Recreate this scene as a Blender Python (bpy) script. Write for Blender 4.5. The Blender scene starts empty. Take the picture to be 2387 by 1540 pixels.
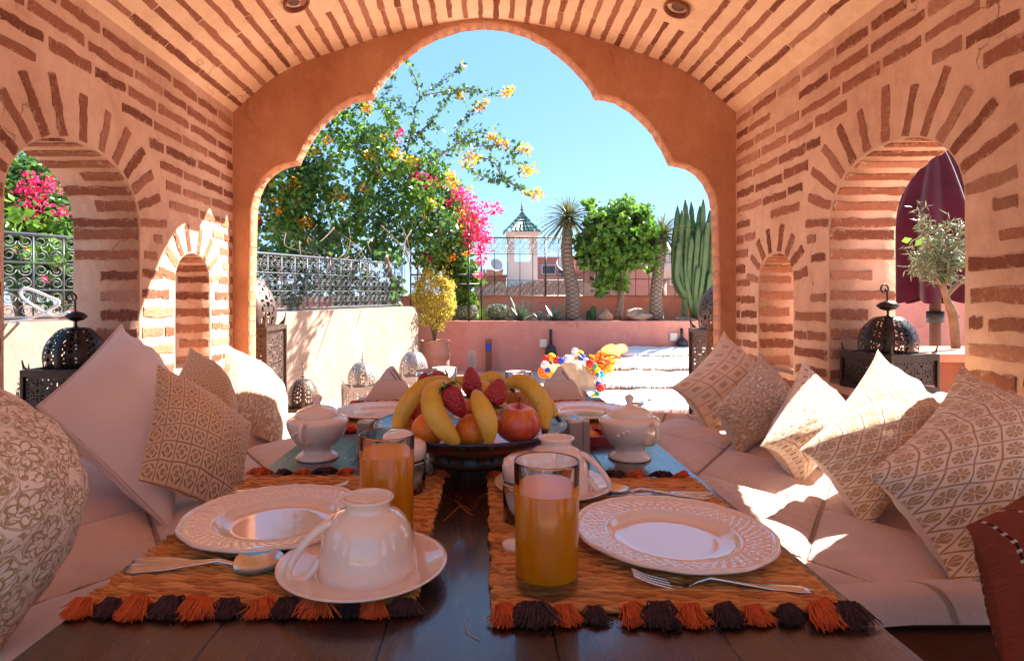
import bpy, math, random
import numpy as np
from mathutils import Vector, Matrix

random.seed(7); RNG = np.random.default_rng(7)
SC = bpy.context.scene
COL = SC.collection
PI = math.pi
E = 0.87            # eye height above the terrace floor
F, CX, CY = 1363.0, 1129.0, 707.0

# ------------------------------------------------------------------ camera
cam_d = bpy.data.cameras.new('camera'); cam = bpy.data.objects.new('camera', cam_d); COL.objects.link(cam)
cam.location = (0, 0, E); cam.rotation_euler = (PI/2, 0, 0)
cam_d.sensor_width = 36.0; cam_d.lens = 36.0*F/2387.0
cam_d.shift_x = (1193.5-CX)/2387.0; cam_d.shift_y = -(770.0-CY)/2387.0
cam_d.clip_start = 0.02; cam_d.clip_end = 1500
SC.camera = cam
# ------------------------------------------------------------------ light
SUN = Vector((0.84, 0.55, 0.90)).normalized()
elev = math.asin(SUN.z); azim = math.atan2(SUN.x, SUN.y)
w = bpy.data.worlds.new('World'); SC.world = w; w.use_nodes = True
nt = w.node_tree; bg = nt.nodes['Background']
sky = nt.nodes.new('ShaderNodeTexSky'); sky.sky_type = 'NISHITA'; sky.sun_disc = False
sky.sun_elevation = elev; sky.sun_rotation = azim; sky.air_density = 1.0; sky.dust_density = 0.3; sky.ozone_density = 2.0
mxs = nt.nodes.new('ShaderNodeMix'); mxs.data_type = 'RGBA'; mxs.inputs[0].default_value = .74
nt.links.new(sky.outputs[0], mxs.inputs[6]); mxs.inputs[7].default_value = (.62, 1.55, 2.95, 1)
nt.links.new(mxs.outputs[2], bg.inputs[0]); bg.inputs[1].default_value = 0.08
sd = bpy.data.lights.new('sun', 'SUN'); sd.energy = 5.0; sd.angle = math.radians(0.53); sd.color = (1.0, 0.95, 0.87)
so = bpy.data.objects.new('sun', sd); COL.objects.link(so)
so.rotation_euler = SUN.to_track_quat('Z', 'Y').to_euler(); so.location = (6, 5, 8)
SC.view_settings.view_transform = 'Standard'; SC.view_settings.look = 'None'
SC.view_settings.exposure = 2.38; SC.view_settings.gamma = 1.0; SC.view_settings.use_curve_mapping = False
SC.cycles.use_denoising = True
SC.cycles.max_bounces = 14; SC.cycles.diffuse_bounces = 8; SC.cycles.glossy_bounces = 4
SC.cycles.transmission_bounces = 10; SC.cycles.transparent_max_bounces = 12
SC.cycles.sample_clamp_indirect = 8.0
SC.cycles.caustics_reflective = False; SC.cycles.caustics_refractive = True

# ------------------------------------------------------------------ helpers
def at(x, y, Y):
    return Vector(((x-CX)/F*Y, Y, E+(CY-y)/F*Y))

def lin(r, g, b):
    f = lambda c: ((c/255+0.055)/1.055)**2.4 if c > 10 else c/255/12.92
    return (f(r), f(g), f(b), 1)

class NX:
    """tiny wrapper so that node maths can be written as expressions"""
    def __init__(s, t, sock): s.t, s.s = t, sock
    def _m(s, op, *a):
        n = s.t.nodes.new('ShaderNodeMath'); n.operation = op
        for i, v in enumerate((s,)+a):
            if isinstance(v, NX): s.t.links.new(v.s, n.inputs[i])
            else: n.inputs[i].default_value = v
        return NX(s.t, n.outputs[0])
    def __add__(s, o): return s._m('ADD', o)
    __radd__ = __add__
    def __mul__(s, o): return s._m('MULTIPLY', o)
    __rmul__ = __mul__
    def __sub__(s, o): return s._m('SUBTRACT', o)
    def __truediv__(s, o): return s._m('DIVIDE', o)
    def fract(s): return s._m('FRACT')
    def abs(s): return s._m('ABSOLUTE')
    def sin(s): return s._m('SINE')
    def cos(s): return s._m('COSINE')
    def lt(s, o): return s._m('LESS_THAN', o)
    def gt(s, o): return s._m('GREATER_THAN', o)
    def mx(s, o): return s._m('MAXIMUM', o)
    def mn(s, o): return s._m('MINIMUM', o)
    def pw(s, o): return s._m('POWER', o)
    def atan2(s, o): return s._m('ARCTAN2', o)
    def step(s, a, b):
        n = s.t.nodes.new('ShaderNodeMapRange'); n.interpolation_type = 'SMOOTHSTEP'
        s.t.links.new(s.s, n.inputs[0]); n.inputs[1].default_value = a; n.inputs[2].default_value = b
        return NX(s.t, n.outputs[0])

class MT:
    def __init__(s, name, col=(.5,.5,.5,1), rough=.8, metal=0, spec=.5):
        s.m = bpy.data.materials.new(name); s.m.use_nodes = True
        s.t = s.m.node_tree; s.b = s.t.nodes['Principled BSDF']
        s.set('Base Color', col); s.set('Roughness', rough); s.set('Metallic', metal); s.set('Specular IOR Level', spec)
        s._tc = None
    def set(s, k, v):
        i = s.b.inputs[k]
        if isinstance(v, NX): s.t.links.new(v.s, i)
        else: i.default_value = v
        return s
    def co(s, k='Object'):
        if s._tc is None: s._tc = s.t.nodes.new('ShaderNodeTexCoord')
        return s._tc.outputs[k]
    def xyz(s, k='Object'):
        n = s.t.nodes.new('ShaderNodeSeparateXYZ'); s.t.links.new(s.co(k), n.inputs[0])
        return [NX(s.t, o) for o in n.outputs]
    def noise(s, scale, detail=4, rough=.6, sc3=None, k='Object', dist=0):
        n = s.t.nodes.new('ShaderNodeTexNoise'); n.inputs['Scale'].default_value = scale
        n.inputs['Detail'].default_value = detail; n.inputs['Roughness'].default_value = rough
        n.inputs['Distortion'].default_value = dist
        if sc3:
            mp = s.t.nodes.new('ShaderNodeMapping'); mp.inputs['Scale'].default_value = sc3
            s.t.links.new(s.co(k), mp.inputs[0]); s.t.links.new(mp.outputs[0], n.inputs[0])
        else: s.t.links.new(s.co(k), n.inputs[0])
        return NX(s.t, n.outputs[0])
    def voro(s, scale, k='Object'):
        n = s.t.nodes.new('ShaderNodeTexVoronoi'); n.inputs['Scale'].default_value = scale
        s.t.links.new(s.co(k), n.inputs['Vector']); return NX(s.t, n.outputs[0])
    def rand(s):
        n = s.t.nodes.new('ShaderNodeObjectInfo'); return NX(s.t, n.outputs['Random'])
    def isl(s):
        n = s.t.nodes.new('ShaderNodeNewGeometry'); return NX(s.t, n.outputs['Random Per Island'])
    def ramp(s, fac, stops):
        n = s.t.nodes.new('ShaderNodeValToRGB'); s.t.links.new(fac.s, n.inputs[0])
        el = n.color_ramp.elements
        while len(el) < len(stops): el.new(.5)
        for e, (p, c) in zip(el, stops): e.position = p; e.color = c
        return NX(s.t, n.outputs[0])
    def mix(s, fac, a, b):
        n = s.t.nodes.new('ShaderNodeMix'); n.data_type = 'RGBA'
        s.t.links.new(fac.s, n.inputs[0])
        for i, v in ((6, a), (7, b)):
            if isinstance(v, NX): s.t.links.new(v.s, n.inputs[i])
            else: n.inputs[i].default_value = v
        return NX(s.t, n.outputs[2])
    def bump(s, h, strength=.5, dist=.01):
        n = s.t.nodes.new('ShaderNodeBump'); n.inputs['Strength'].default_value = strength
        n.inputs['Distance'].default_value = dist; s.t.links.new(h.s, n.inputs['Height'])
        s.t.links.new(n.outputs[0], s.b.inputs['Normal']); return s

def varied(name, c1, c2, scale=6, rough=.85, bs=None, bstr=.4, bdist=.004, spec=.4, metal=0, detail=5):
    m = MT(name, c1, rough, metal, spec)
    n = m.noise(scale, detail, .65)
    m.set('Base Color', m.ramp(n, [(.3, c1), (.7, c2)]))
    if bs: m.bump(m.noise(bs, 6, .7), bstr, bdist)
    return m.m

M = {}
def plaster(name, a, b, c):
    m = MT(name, a, .92, 0, .2)
    n1 = m.noise(1.6, 7, .7, dist=.5); n2 = m.noise(11, 6, .75); n3 = m.noise(4, 6, .8, (1, 1, .35))
    f = n1*.45+n2*.25+n3*.30
    dk = tuple(v*.72 for v in a[:3])+(1,)
    col = m.ramp(f, [(.30, dk), (.41, a), (.5, b), (.60, c)])
    vn = m.t.nodes.new('ShaderNodeTexVoronoi'); vn.feature = 'DISTANCE_TO_EDGE'; vn.inputs['Scale'].default_value = 1.7
    dn = m.t.nodes.new('ShaderNodeVectorMath'); dn.operation = 'MULTIPLY_ADD'; nn = m.t.nodes.new('ShaderNodeTexNoise'); nn.inputs['Scale'].default_value = 5; nn.inputs['Detail'].default_value = 6
    m.t.links.new(m.co(), nn.inputs[0]); m.t.links.new(nn.outputs[1], dn.inputs[0]); dn.inputs[1].default_value = (.35,.35,.35); m.t.links.new(m.co(), dn.inputs[2]); m.t.links.new(dn.outputs[0], vn.inputs['Vector'])
    n4 = m.noise(28, 6, .8, (1, 1, .25))
    crack = NX(m.t, vn.outputs[0]).step(.0035, .0008)*m.noise(2.5, 2).step(.54, .62)
    m.set('Base Color', m.mix(crack*.3, col, tuple(v*.35 for v in a[:3])+(1,)))
    m.bump(m.noise(7, 9, .7)*.8+m.noise(45, 5, .7)*.35-crack*.6, .95, .010)
    return m.m
M['plaster'] = plaster('ochre_plaster', (.52,.30,.195,1), (.64,.39,.26,1), (.73,.48,.34,1))
M['plaster_v'] = plaster('vault_plaster', (.70,.46,.28,1), (.80,.55,.35,1), (.86,.62,.42,1))
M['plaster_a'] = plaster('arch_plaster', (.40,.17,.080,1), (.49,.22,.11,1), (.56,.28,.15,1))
M['white_plaster'] = plaster('pale_plaster', (.31,.225,.165,1), (.38,.285,.21,1), (.44,.34,.265,1))
M['pink_plaster'] = plaster('pink_plaster', (.56,.23,.17,1), (.62,.265,.20,1), (.66,.31,.24,1))
def brick_mat(name, stops, smear):
    m = MT(name, (.3,.12,.07,1), .95, 0, .2); t = m.t
    mp = t.nodes.new('ShaderNodeVectorMath'); mp.operation = 'MULTIPLY_ADD'; t.links.new(m.co(), mp.inputs[0]); mp.inputs[1].default_value = (.23, 1, .032)
    oi = t.nodes.new('ShaderNodeObjectInfo'); sc_ = t.nodes.new('ShaderNodeVectorMath'); sc_.operation = 'SCALE'; t.links.new(oi.outputs['Random'], sc_.inputs[0]); sc_.inputs['Scale'].default_value = 37
    t.links.new(sc_.outputs[0], mp.inputs[2])
    def nz(scale, det, rg):
        n = t.nodes.new('ShaderNodeTexNoise'); n.inputs['Scale'].default_value = scale; n.inputs['Detail'].default_value = det; n.inputs['Roughness'].default_value = rg
        t.links.new(mp.outputs[0], n.inputs[0]); return NX(t, n.outputs[0])
    x, y, z = m.xyz(); n1 = nz(42, 5, .7); n2 = nz(120, 4, .75)
    edge = (z.abs()*1.0).mx((x.abs()-.5)*6+.5)
    ms = (edge+(n1-.5)*1.5+(n2-.5)*1.3).step(.42, .56).mx((n1*.5+n2*.5).step(.57, .66)*.6)
    m.set('Base Color', m.mix(ms*smear, m.ramp(n2*.40+n1*.2+m.rand()*.45-.02, stops), (.55,.33,.22,1)))
    n3 = nz(420, 3, .7); m.bump(n2*.7+n1*.6+n3*.25, 1.0, .009); return m.m
M['brick'] = brick_mat('old_brick', [(.22,(.19,.06,.035,1)),(.42,(.33,.12,.065,1)),(.6,(.44,.18,.10,1)),(.82,(.56,.29,.18,1))], .95)
M['brick_p'] = varied('pale_worn_brick', (.46,.20,.12,1), (.54,.27,.17,1), 30, .95, 60, .8, .006)
M['dark_wood'] = None
m = MT('lacquered_wood', (.05,.018,.01,1), .25, 0, .5)
g = m.noise(9, 8, .7, (14, .8, 1)); g2 = m.noise(60, 4, .7, (6, .35, 1))
m.set('Base Color', m.ramp(g*.6+g2*.4, [(.32,(.007,.003,.002,1)),(.55,(.032,.009,.005,1)),(.72,(.075,.020,.010,1))]))
m.set('Roughness', m.noise(30, 5, .7, (3,.3,1))*.32+.14); m.set('Coat Weight', .7); m.set('Coat Roughness', .12)
m.bump(g2*.5+m.noise(200, 3, .7, (4,.2,1))*.5, .35, .002); M['table'] = m.m
M['brown_wood'] = varied('brown_wood', (.07,.03,.018,1), (.13,.06,.035,1), 12, .6, 40, .3)
def fabric(name, a, b, s=260, bs=.35):
    m = MT(name, a, .95, 0, .15); m.set('Sheen Weight', .25)
    m.set('Base Color', m.ramp(m.noise(5, 5, .6), [(.3, a), (.7, b)]))
    x, y, z = m.xyz()
    m.bump(m.noise(s, 3, .8)*.4+m.noise(9, 4, .55, dist=.6)*1.2, bs, .01)
    return m.m
m = MT('quilted_cotton', (.6,.46,.4,1), .95, 0, .15); m.set('Sheen Weight', .2)
x, y, z = m.xyz(); x = x.abs()
sa = ((x+.15)/.36*PI+y*(PI/.52)).sin().abs(); sb_ = ((x+.15)/.36*PI-y*(PI/.52)).sin().abs()
ln_ = sa.mn(sb_).step(.060, .02)*x.gt(.512); ln_ = ln_.mx((x-.511).abs().step(.004, .0015))
m.set('Base Color', m.mix(ln_*.75, m.ramp(m.noise(5, 5, .6), [(.3,(.62,.46,.385,1)),(.7,(.72,.55,.46,1))]), (.34,.20,.14,1)))
m.bump(m.noise(26, 5, .65, (3.2, .55, 1), dist=.4)*1.0+m.noise(300, 2, .7)*.12-ln_*1.2, .7, .008); M['quilt'] = m.m
M['plain'] = fabric('plain_cotton', (.76,.60,.52,1), (.82,.66,.57,1))
M['back_cloth'] = fabric('backing_cloth', (.60,.46,.38,1), (.68,.53,.44,1))
M['towel_or'] = fabric('orange_towel', (.80,.25,.03,1), (.86,.34,.06,1))
M['rug'] = fabric('white_rug', (.78,.75,.70,1), (.84,.80,.76,1), 120, .6)
M['maroon'] = fabric('maroon_canvas', (.048,.005,.014,1), (.075,.008,.022,1), 200, .25)
M['brown_cloth'] = varied('brown_mattress', (.075,.030,.018,1), (.11,.048,.028,1), 9, .95, 200, .4, .003, .1)

def flower_fabric(name, base, gold, N, kind):
    """embroidered cloth in the pillow's own weave coordinates"""
    m = MT(name, base, .9, 0, .2); m.set('Sheen Weight', .2)
    u, v, _ = m.xyz('UV')
    nz = m.noise(7, 3, .5, k='UV')*.08
    if kind == 'daisy': U = (u+v)*N+nz; V = (u-v)*N+nz+20
    else: U = u*N+nz; V = v*N+nz
    fu = U.fract()-.5; fv = V.fract()-.5
    r = (fu*fu+fv*fv).pw(.5); th = fv.atan2(fu)
    grid = (fu.abs().mx(fv.abs())).step(.455, .485)
    if kind == 'daisy':
        pet = (th*4).cos().abs().step(.40, .70)*r.lt(.37)*r.gt(.05)
        mot = pet
        mask = grid.mx(mot)
    elif kind == 'diamond':
        pet = (th*2).sin().abs().step(.35, .6)*r.lt(.38)
        mask = grid.mx(pet*(r*22).sin().step(-.6, .4))
    elif kind == 'lattice':
        mask = grid.mx(((fu+fv).abs().step(.08,.03)).mx((fu-fv).abs().step(.08,.03))*r.lt(.25)).mx(r.step(.2,.17)*r.step(.11,.14))
    elif kind == 'rough':
        mask = m.noise(34, 5, .75, k='UV').step(.45, .58)
    else:
        pass
        a = m.noise(6, 3, .5, k='UV', dist=1.6); b = m.noise(9, 3, .5, k='UV', dist=2.2)
        lines = ((a*34).sin().abs().step(.45, .2))*(b.step(.40, .5))
        edge_ = (r-((th*3.5+.4).cos().abs()*.16+.22)).abs().step(.045, .02); rad_ = (th*3.5+.4).cos().abs().step(.25,.08)*r.lt(.26)*r.gt(.07)
        mask = lines.mx(edge_).mx(rad_).mx(r.step(.07,.05)).mx(((r-.44).abs()).step(.03, .01)*.5)
    th2 = m.noise(150, 2, .7, k='UV')
    m.set('Base Color', m.mix(mask*.9, base, m.ramp(th2, [(.35, tuple(c*.8 for c in gold[:3])+(1,)), (.65, gold)])))
    m.bump(mask*(th2*.35+.65)+m.noise(4, 4, .6, k='UV', dist=.5)*.8, .8, .005)
    return m.m
GOLD = (.60,.33,.11,1); CREAM = (.84,.67,.50,1)
M['daisy'] = flower_fabric('daisy_embroidery', CREAM, GOLD, 7, 'daisy')
M['daisy2'] = flower_fabric('daisy_embroidery_small', CREAM, (.64,.38,.14,1), 7, 'daisy')
M['lattice'] = flower_fabric('lattice_embroidery', CREAM, (.60,.34,.13,1), 12, 'lattice')
M['roughcloth'] = flower_fabric('looped_cloth', (.84,.66,.46,1), (.66,.42,.22,1), 9, 'rough')
M['diamond'] = flower_fabric('diamond_embroidery', (.82,.54,.32,1), (.52,.24,.07,1), 8, 'diamond')
M['floral'] = flower_fabric('floral_embroidery', (.86,.66,.48,1), (.56,.32,.11,1), 6, 'floral')
M['checks'] = flower_fabric('pale_check_cloth', (.78,.57,.40,1), (.64,.42,.26,1), 6, 'lattice')
m = MT('red_woven_cloth', (.17,.04,.025,1), .95, 0, .1)
u, v, _ = m.xyz('UV')
n = m.noise(30, 5, .7, (1, 8, 1), 'UV')
seam = ((u*7).fract()-.5).abs().step(.03, .015)
knot = (((u*7).fract()-.5).abs().lt(.055))*(((v*16+((u*7)._m('FLOOR')*.37)).fract()-.5).abs().lt(.16))
m.set('Base Color', m.mix(knot, m.mix(seam, m.ramp(n, [(.3,(.17,.035,.018,1)),(.7,(.36,.095,.05,1))]), (.03,.01,.01,1)), (.7,.6,.5,1)))
m.bump(n*.6+knot*.8-seam*.5, .9, .006); M['redcloth'] = m.m

def leafm(name, cols, rough=.4, trans=.25):
    m = MT(name, cols[0], rough, 0, .5)
    k = len(cols)
    m.set('Base Color', m.ramp(m.isl(), [(i/(k-1) if k > 1 else 0, c) for i, c in enumerate(cols)]))
    m.b.inputs['Subsurface Weight'].default_value = 0
    t = m.t; tr = t.nodes.new('ShaderNodeBsdfTranslucent'); mx = t.nodes.new('ShaderNodeMixShader'); out = t.nodes['Material Output']
    src = [l.from_socket for l in t.links if l.to_socket == m.b.inputs['Base Color']][0]
    t.links.new(src, tr.inputs[0]); mx.inputs[0].default_value = trans
    t.links.new(m.b.outputs[0], mx.inputs[1]); t.links.new(tr.outputs[0], mx.inputs[2]); t.links.new(mx.outputs[0], out.inputs[0])
    return m.m
M['leaf'] = leafm('bougainvillea_leaf', [(.035,.09,.02,1),(.10,.22,.035,1),(.07,.15,.06,1),(.19,.30,.05,1)], .22, .42)
M['leaf_l'] = leafm('light_green_leaf', [(.09,.22,.02,1),(.18,.34,.04,1),(.05,.14,.02,1)], .35, .4)
M['leaf_y'] = leafm('yellow_leaf', [(.74,.60,.10,1),(.55,.55,.09,1),(.75,.45,.09,1),(.32,.38,.06,1)], .5, .5)
M['leaf_p'] = leafm('palm_leaf', [(.07,.11,.035,1),(.14,.17,.05,1),(.22,.20,.08,1)], .5, .25)
M['leaf_s'] = leafm('silver_leaf', [(.16,.22,.13,1),(.10,.15,.08,1),(.28,.32,.2,1)], .5, .25)
M['agave'] = leafm('agave_leaf', [(.07,.12,.08,1),(.16,.22,.15,1),(.05,.09,.05,1)], .45, .05)
M['fl_or'] = leafm('orange_bract', [(.95,.42,.02,1),(1.0,.58,.04,1),(.9,.30,.03,1)], .6, .55)
M['fl_ma'] = leafm('magenta_bract', [(.75,.02,.14,1),(.9,.05,.28,1),(.7,.01,.05,1)], .6, .55)
M['bark'] = varied('bark', (.13,.085,.05,1), (.24,.17,.11,1), 20, .9, 50, .6, .006)
M['palmbark'] = None
m = MT('palm_bark', (.2,.14,.1,1), .9)
x, y, z = m.xyz(); a = y.atan2(x)
dm = (((a*2.5+z*55).sin())*((a*2.5-z*55).sin())).abs()
m.set('Base Color', m.ramp(dm*.7+m.noise(20)*.3, [(.1,(.09,.065,.045,1)),(.6,(.27,.20,.15,1))])); m.bump(dm, .8, .01); M['palmbark'] = m.m
M['cactus'] = varied('cactus_skin', (.035,.085,.03,1), (.085,.15,.05,1), 8, .6, 30)
M['soil'] = varied('soil', (.16,.08,.05,1), (.24,.13,.08,1), 15, .95, 40, .8, .01)
M['rock'] = varied('rock', (.30,.18,.12,1), (.48,.33,.24,1), 9, .9, 18, .9, .02)
M['iron'] = varied('black_iron', (.012,.012,.015,1), (.03,.028,.03,1), 30, .45, 60, .2, .002, .5)
M['iron_g'] = varied('grey_painted_iron', (.06,.065,.08,1), (.10,.105,.12,1), 30, .4, 60, .2, .002, .5)
M['rust_iron'] = varied('rusted_lantern_iron', (.075,.047,.038,1), (.16,.105,.085,1), 16, .42, 60, .4, .003, .5, .6)
M['dome_iron'] = varied('dark_lantern_iron', (.018,.013,.012,1), (.045,.03,.024,1), 16, .35, 60, .3, .003, .5, .6)
M['tin'] = varied('pierced_tin', (.30,.25,.22,1), (.46,.40,.36,1), 20, .4, 60, .3, .002, .5, .7)
M['terra'] = varied('terracotta', (.42,.17,.10,1), (.52,.24,.15,1), 8, .85, 30, .4, .004)
M['terra_d'] = varied('dark_terracotta', (.18,.055,.025,1), (.27,.09,.04,1), 8, .8, 30, .4, .004)
m = MT('glazed_porcelain', (.84,.66,.53,1), .07, 0, .5); m.set('Coat Weight', .5); m.set('Coat Roughness', .05); m.bump(m.noise(25, 2, .5), .08, .003); M['china'] = m.m
m = MT('polished_steel', (.70,.66,.62,1), .24, 1); m.bump(m.noise(80, 3), .05, .001); M['steel'] = m.m
m = MT('clear_glass', (1,1,1,1), .0, 0, .5); m.set('Transmission Weight', 1.0); m.set('IOR', 1.36); M['glass'] = m.m
m = MT('orange_juice', (.88,.36,.015,1), .12, 0, .4)
m.set('Base Color', m.ramp(m.noise(20, 4), [(.3,(1.0,.28,.003,1)),(.7,(1.0,.34,.006,1))])); m.bump(m.noise(260, 3, .7), .12, .001); m.set('Subsurface Weight', .85); m.set('Subsurface Scale', 1.0); m.b.inputs['Subsurface Radius'].default_value = (.02,.01,.003); M['juice'] = m.m
m = MT('banana_skin', (.75,.45,.05,1), .55)
sp = (m.noise(85, 3, .8).step(.63, .70)).mx(m.noise(22, 6, .8).step(.60, .75)*.55)
m.set('Base Color', m.mix(sp, m.ramp(m.noise(9, 4), [(.3,(.58,.30,.025,1)),(.55,(.76,.44,.05,1)),(.75,(.70,.50,.10,1))]), (.12,.06,.02,1))); m.bump(m.noise(30), .2, .002); M['banana'] = m.m
M['banana_tip'] = varied('banana_stalk', (.03,.02,.012,1), (.10,.07,.03,1), 30, .8)
m = MT('orange_peel', (.85,.2,.01,1), .4); m.set('Base Color', m.ramp(m.noise(8), [(.3,(.80,.13,.01,1)),(.7,(.90,.26,.015,1))])); m.bump(m.voro(260), .5, .0015); M['orange'] = m.m
m = MT('apple_skin', (.5,.05,.03,1), .28)
st = m.noise(7, 5, .7, (2.2, 2.2, .5)); x, y, z = m.xyz()
m.set('Base Color', m.ramp(st*.75+(z*9+x*-5)*.45, [(.30,(.42,.02,.02,1)),(.48,(.62,.09,.03,1)),(.66,(.82,.36,.06,1))])); m.bump(m.noise(60), .06, .001); M['apple'] = m.m
m = MT('strawberry_skin', (.45,.012,.02,1), .42)
vv = m.voro(165); m.set('Base Color', m.ramp(vv+m.noise(30)*.15, [(.18,(.55,.25,.05,1)),(.27,(.26,.006,.012,1)),(.7,(.40,.012,.025,1))])); m.bump(vv, 1.0, .003); M['straw_b'] = m.m
m = MT('woven_straw', (.5,.25,.07,1), .65, 0, .35)
g = m.noise(60, 5, .7, (1, 2, 1)); m.set('Base Color', m.ramp(g*.35+m.noise(6)*.25+m.isl()*.4, [(.3,(.38,.12,.025,1)),(.5,(.62,.23,.045,1)),(.72,(.78,.36,.10,1))]))
m.bump(m.noise(160, 3, .7, (1, 9, 1)), .4, .001); M['straw'] = m.m
M['wool_or'] = varied('orange_wool', (.52,.07,.015,1), (.72,.13,.02,1), 60, .95)
M['wool_br'] = varied('brown_wool', (.045,.017,.014,1), (.085,.03,.022,1), 60, .95)
M['wool_rd'] = varied('red_wool', (.42,.03,.015,1), (.60,.07,.03,1), 60, .95)
for k, c in dict(white=(.8,.78,.75,1), blue=(.03,.08,.55,1), yellow=(.85,.55,.02,1), red=(.65,.03,.03,1), green=(.03,.25,.08,1), cyan=(.02,.35,.55,1)).items():
    M['pom_'+k] = varied('wool_'+k, c, tuple(v*.8 for v in c[:3])+(1,), 60, .95, 90, .8, .006)
M['basket'] = varied('palm_straw', (.55,.38,.22,1), (.68,.50,.32,1), 18, .8, 60, .7, .006)
m = MT('glazed_bowl_outside', (.25,.09,.03,1), .3, 0, .5)
x, y, z = m.xyz(); m.set('Base Color', m.mix((z*110).sin().step(.2,.7), m.ramp(m.noise(14), [(.3,(.26,.09,.035,1)),(.7,(.40,.16,.07,1))]), (.10,.035,.02,1))); m.bump(m.noise(40), .2, .002); M['bowl'] = m.m
m = MT('painted_bowl_inside', (.2,.35,.6,1), .15, 0, .5)
m.set('Base Color', m.ramp(m.voro(26), [(.2,(.75,.75,.75,1)),(.35,(.10,.25,.5,1)),(.6,(.20,.42,.65,1))])); M['bowl_in'] = m.m
M['rimblue'] = varied('dark_blue_glaze', (.03,.03,.05,1), (.06,.06,.09,1), 20, .25)
M['cream_paint'] = varied('cream_paint', (.66,.60,.52,1), (.74,.68,.60,1), 8, .8)
M['red_glaze'] = varied('red_glaze', (.30,.01,.012,1), (.38,.02,.02,1), 10, .25)
M['grey_cer'] = varied('taupe_ceramic', (.38,.27,.20,1), (.44,.32,.24,1), 10, .25, spec=.5)
M['paper'] = varied('napkin_paper', (.74,.66,.60,1), (.80,.72,.66,1), 30, .9, 80, .3, .002)
M['plum'] = varied('plum_trim', (.20,.03,.05,1), (.25,.04,.06,1), 10, .8)
M['rubber'] = varied('white_hose', (.72,.70,.70,1), (.78,.76,.75,1), 10, .4)
m = MT('green_roof_tile', (.02,.13,.1,1), .2, 0, .5); m.set('Base Color', m.ramp(m.noise(5)*.5+m.rand()*.5, [(.3,(.03,.12,.10,1)),(.5,(.08,.2,.17,1)),(.7,(.35,.42,.38,1))])); M['roof'] = m.m
M['tower'] = varied('whitewashed_tower', (.66,.55,.48,1), (.74,.64,.57,1), 4, .9, 12, .4, .01)
m = MT('terrace_tiles', (.45,.25,.2,1), .7)
x, y, z = m.xyz()
gx = ((x*2.9).fract()-.5).abs().mx(((y*2.9).fract()-.5).abs()).step(.475,.49)
m.set('Base Color', m.mix(gx*.7, m.ramp(m.noise(3, 6), [(.3,(.56,.36,.29,1)),(.7,(.68,.47,.38,1))]), (.35,.2,.16,1))); m.bump(gx*-1.0+m.noise(20)*.2, .4, .005); M['floor'] = m.m

def emp(name, loc=(0,0,0), rot=(0,0,0), scale=1):
    o = bpy.data.objects.new(name, None); COL.objects.link(o); o.location = loc; o.rotation_euler = rot
    if scale != 1: o.scale = (scale,)*3
    o.empty_display_size = .05
    return o
def tag(o, label=None, cat=None, group=None, kind=None):
    if label: o['label'] = label
    if cat: o['category'] = cat
    if group: o['group'] = group
    if kind: o['kind'] = kind
    return o
def thing(name, label, cat, loc=(0,0,0), rot=(0,0,0), group=None, scale=1):
    return tag(emp(name, loc, rot, scale), label, cat, group)
def inst(name, me, parent=None, mw=None):
    o = bpy.data.objects.new(name, me); COL.objects.link(o)
    if parent: o.parent = parent
    if mw is not None:
        o.matrix_local = mw
    return o
def T(v): return Matrix.Translation(Vector(v))
def off(root):      # matrix that lets geometry given in world coordinates hang under an unrotated root
    return Matrix.Translation(-Vector(root.location))
def copy_tree(o, parent=None, kids=None):
    c = o.copy(); COL.objects.link(c)
    if parent: c.parent = parent
    for ch in list(o.children): copy_tree(ch, c)
    return c

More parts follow.
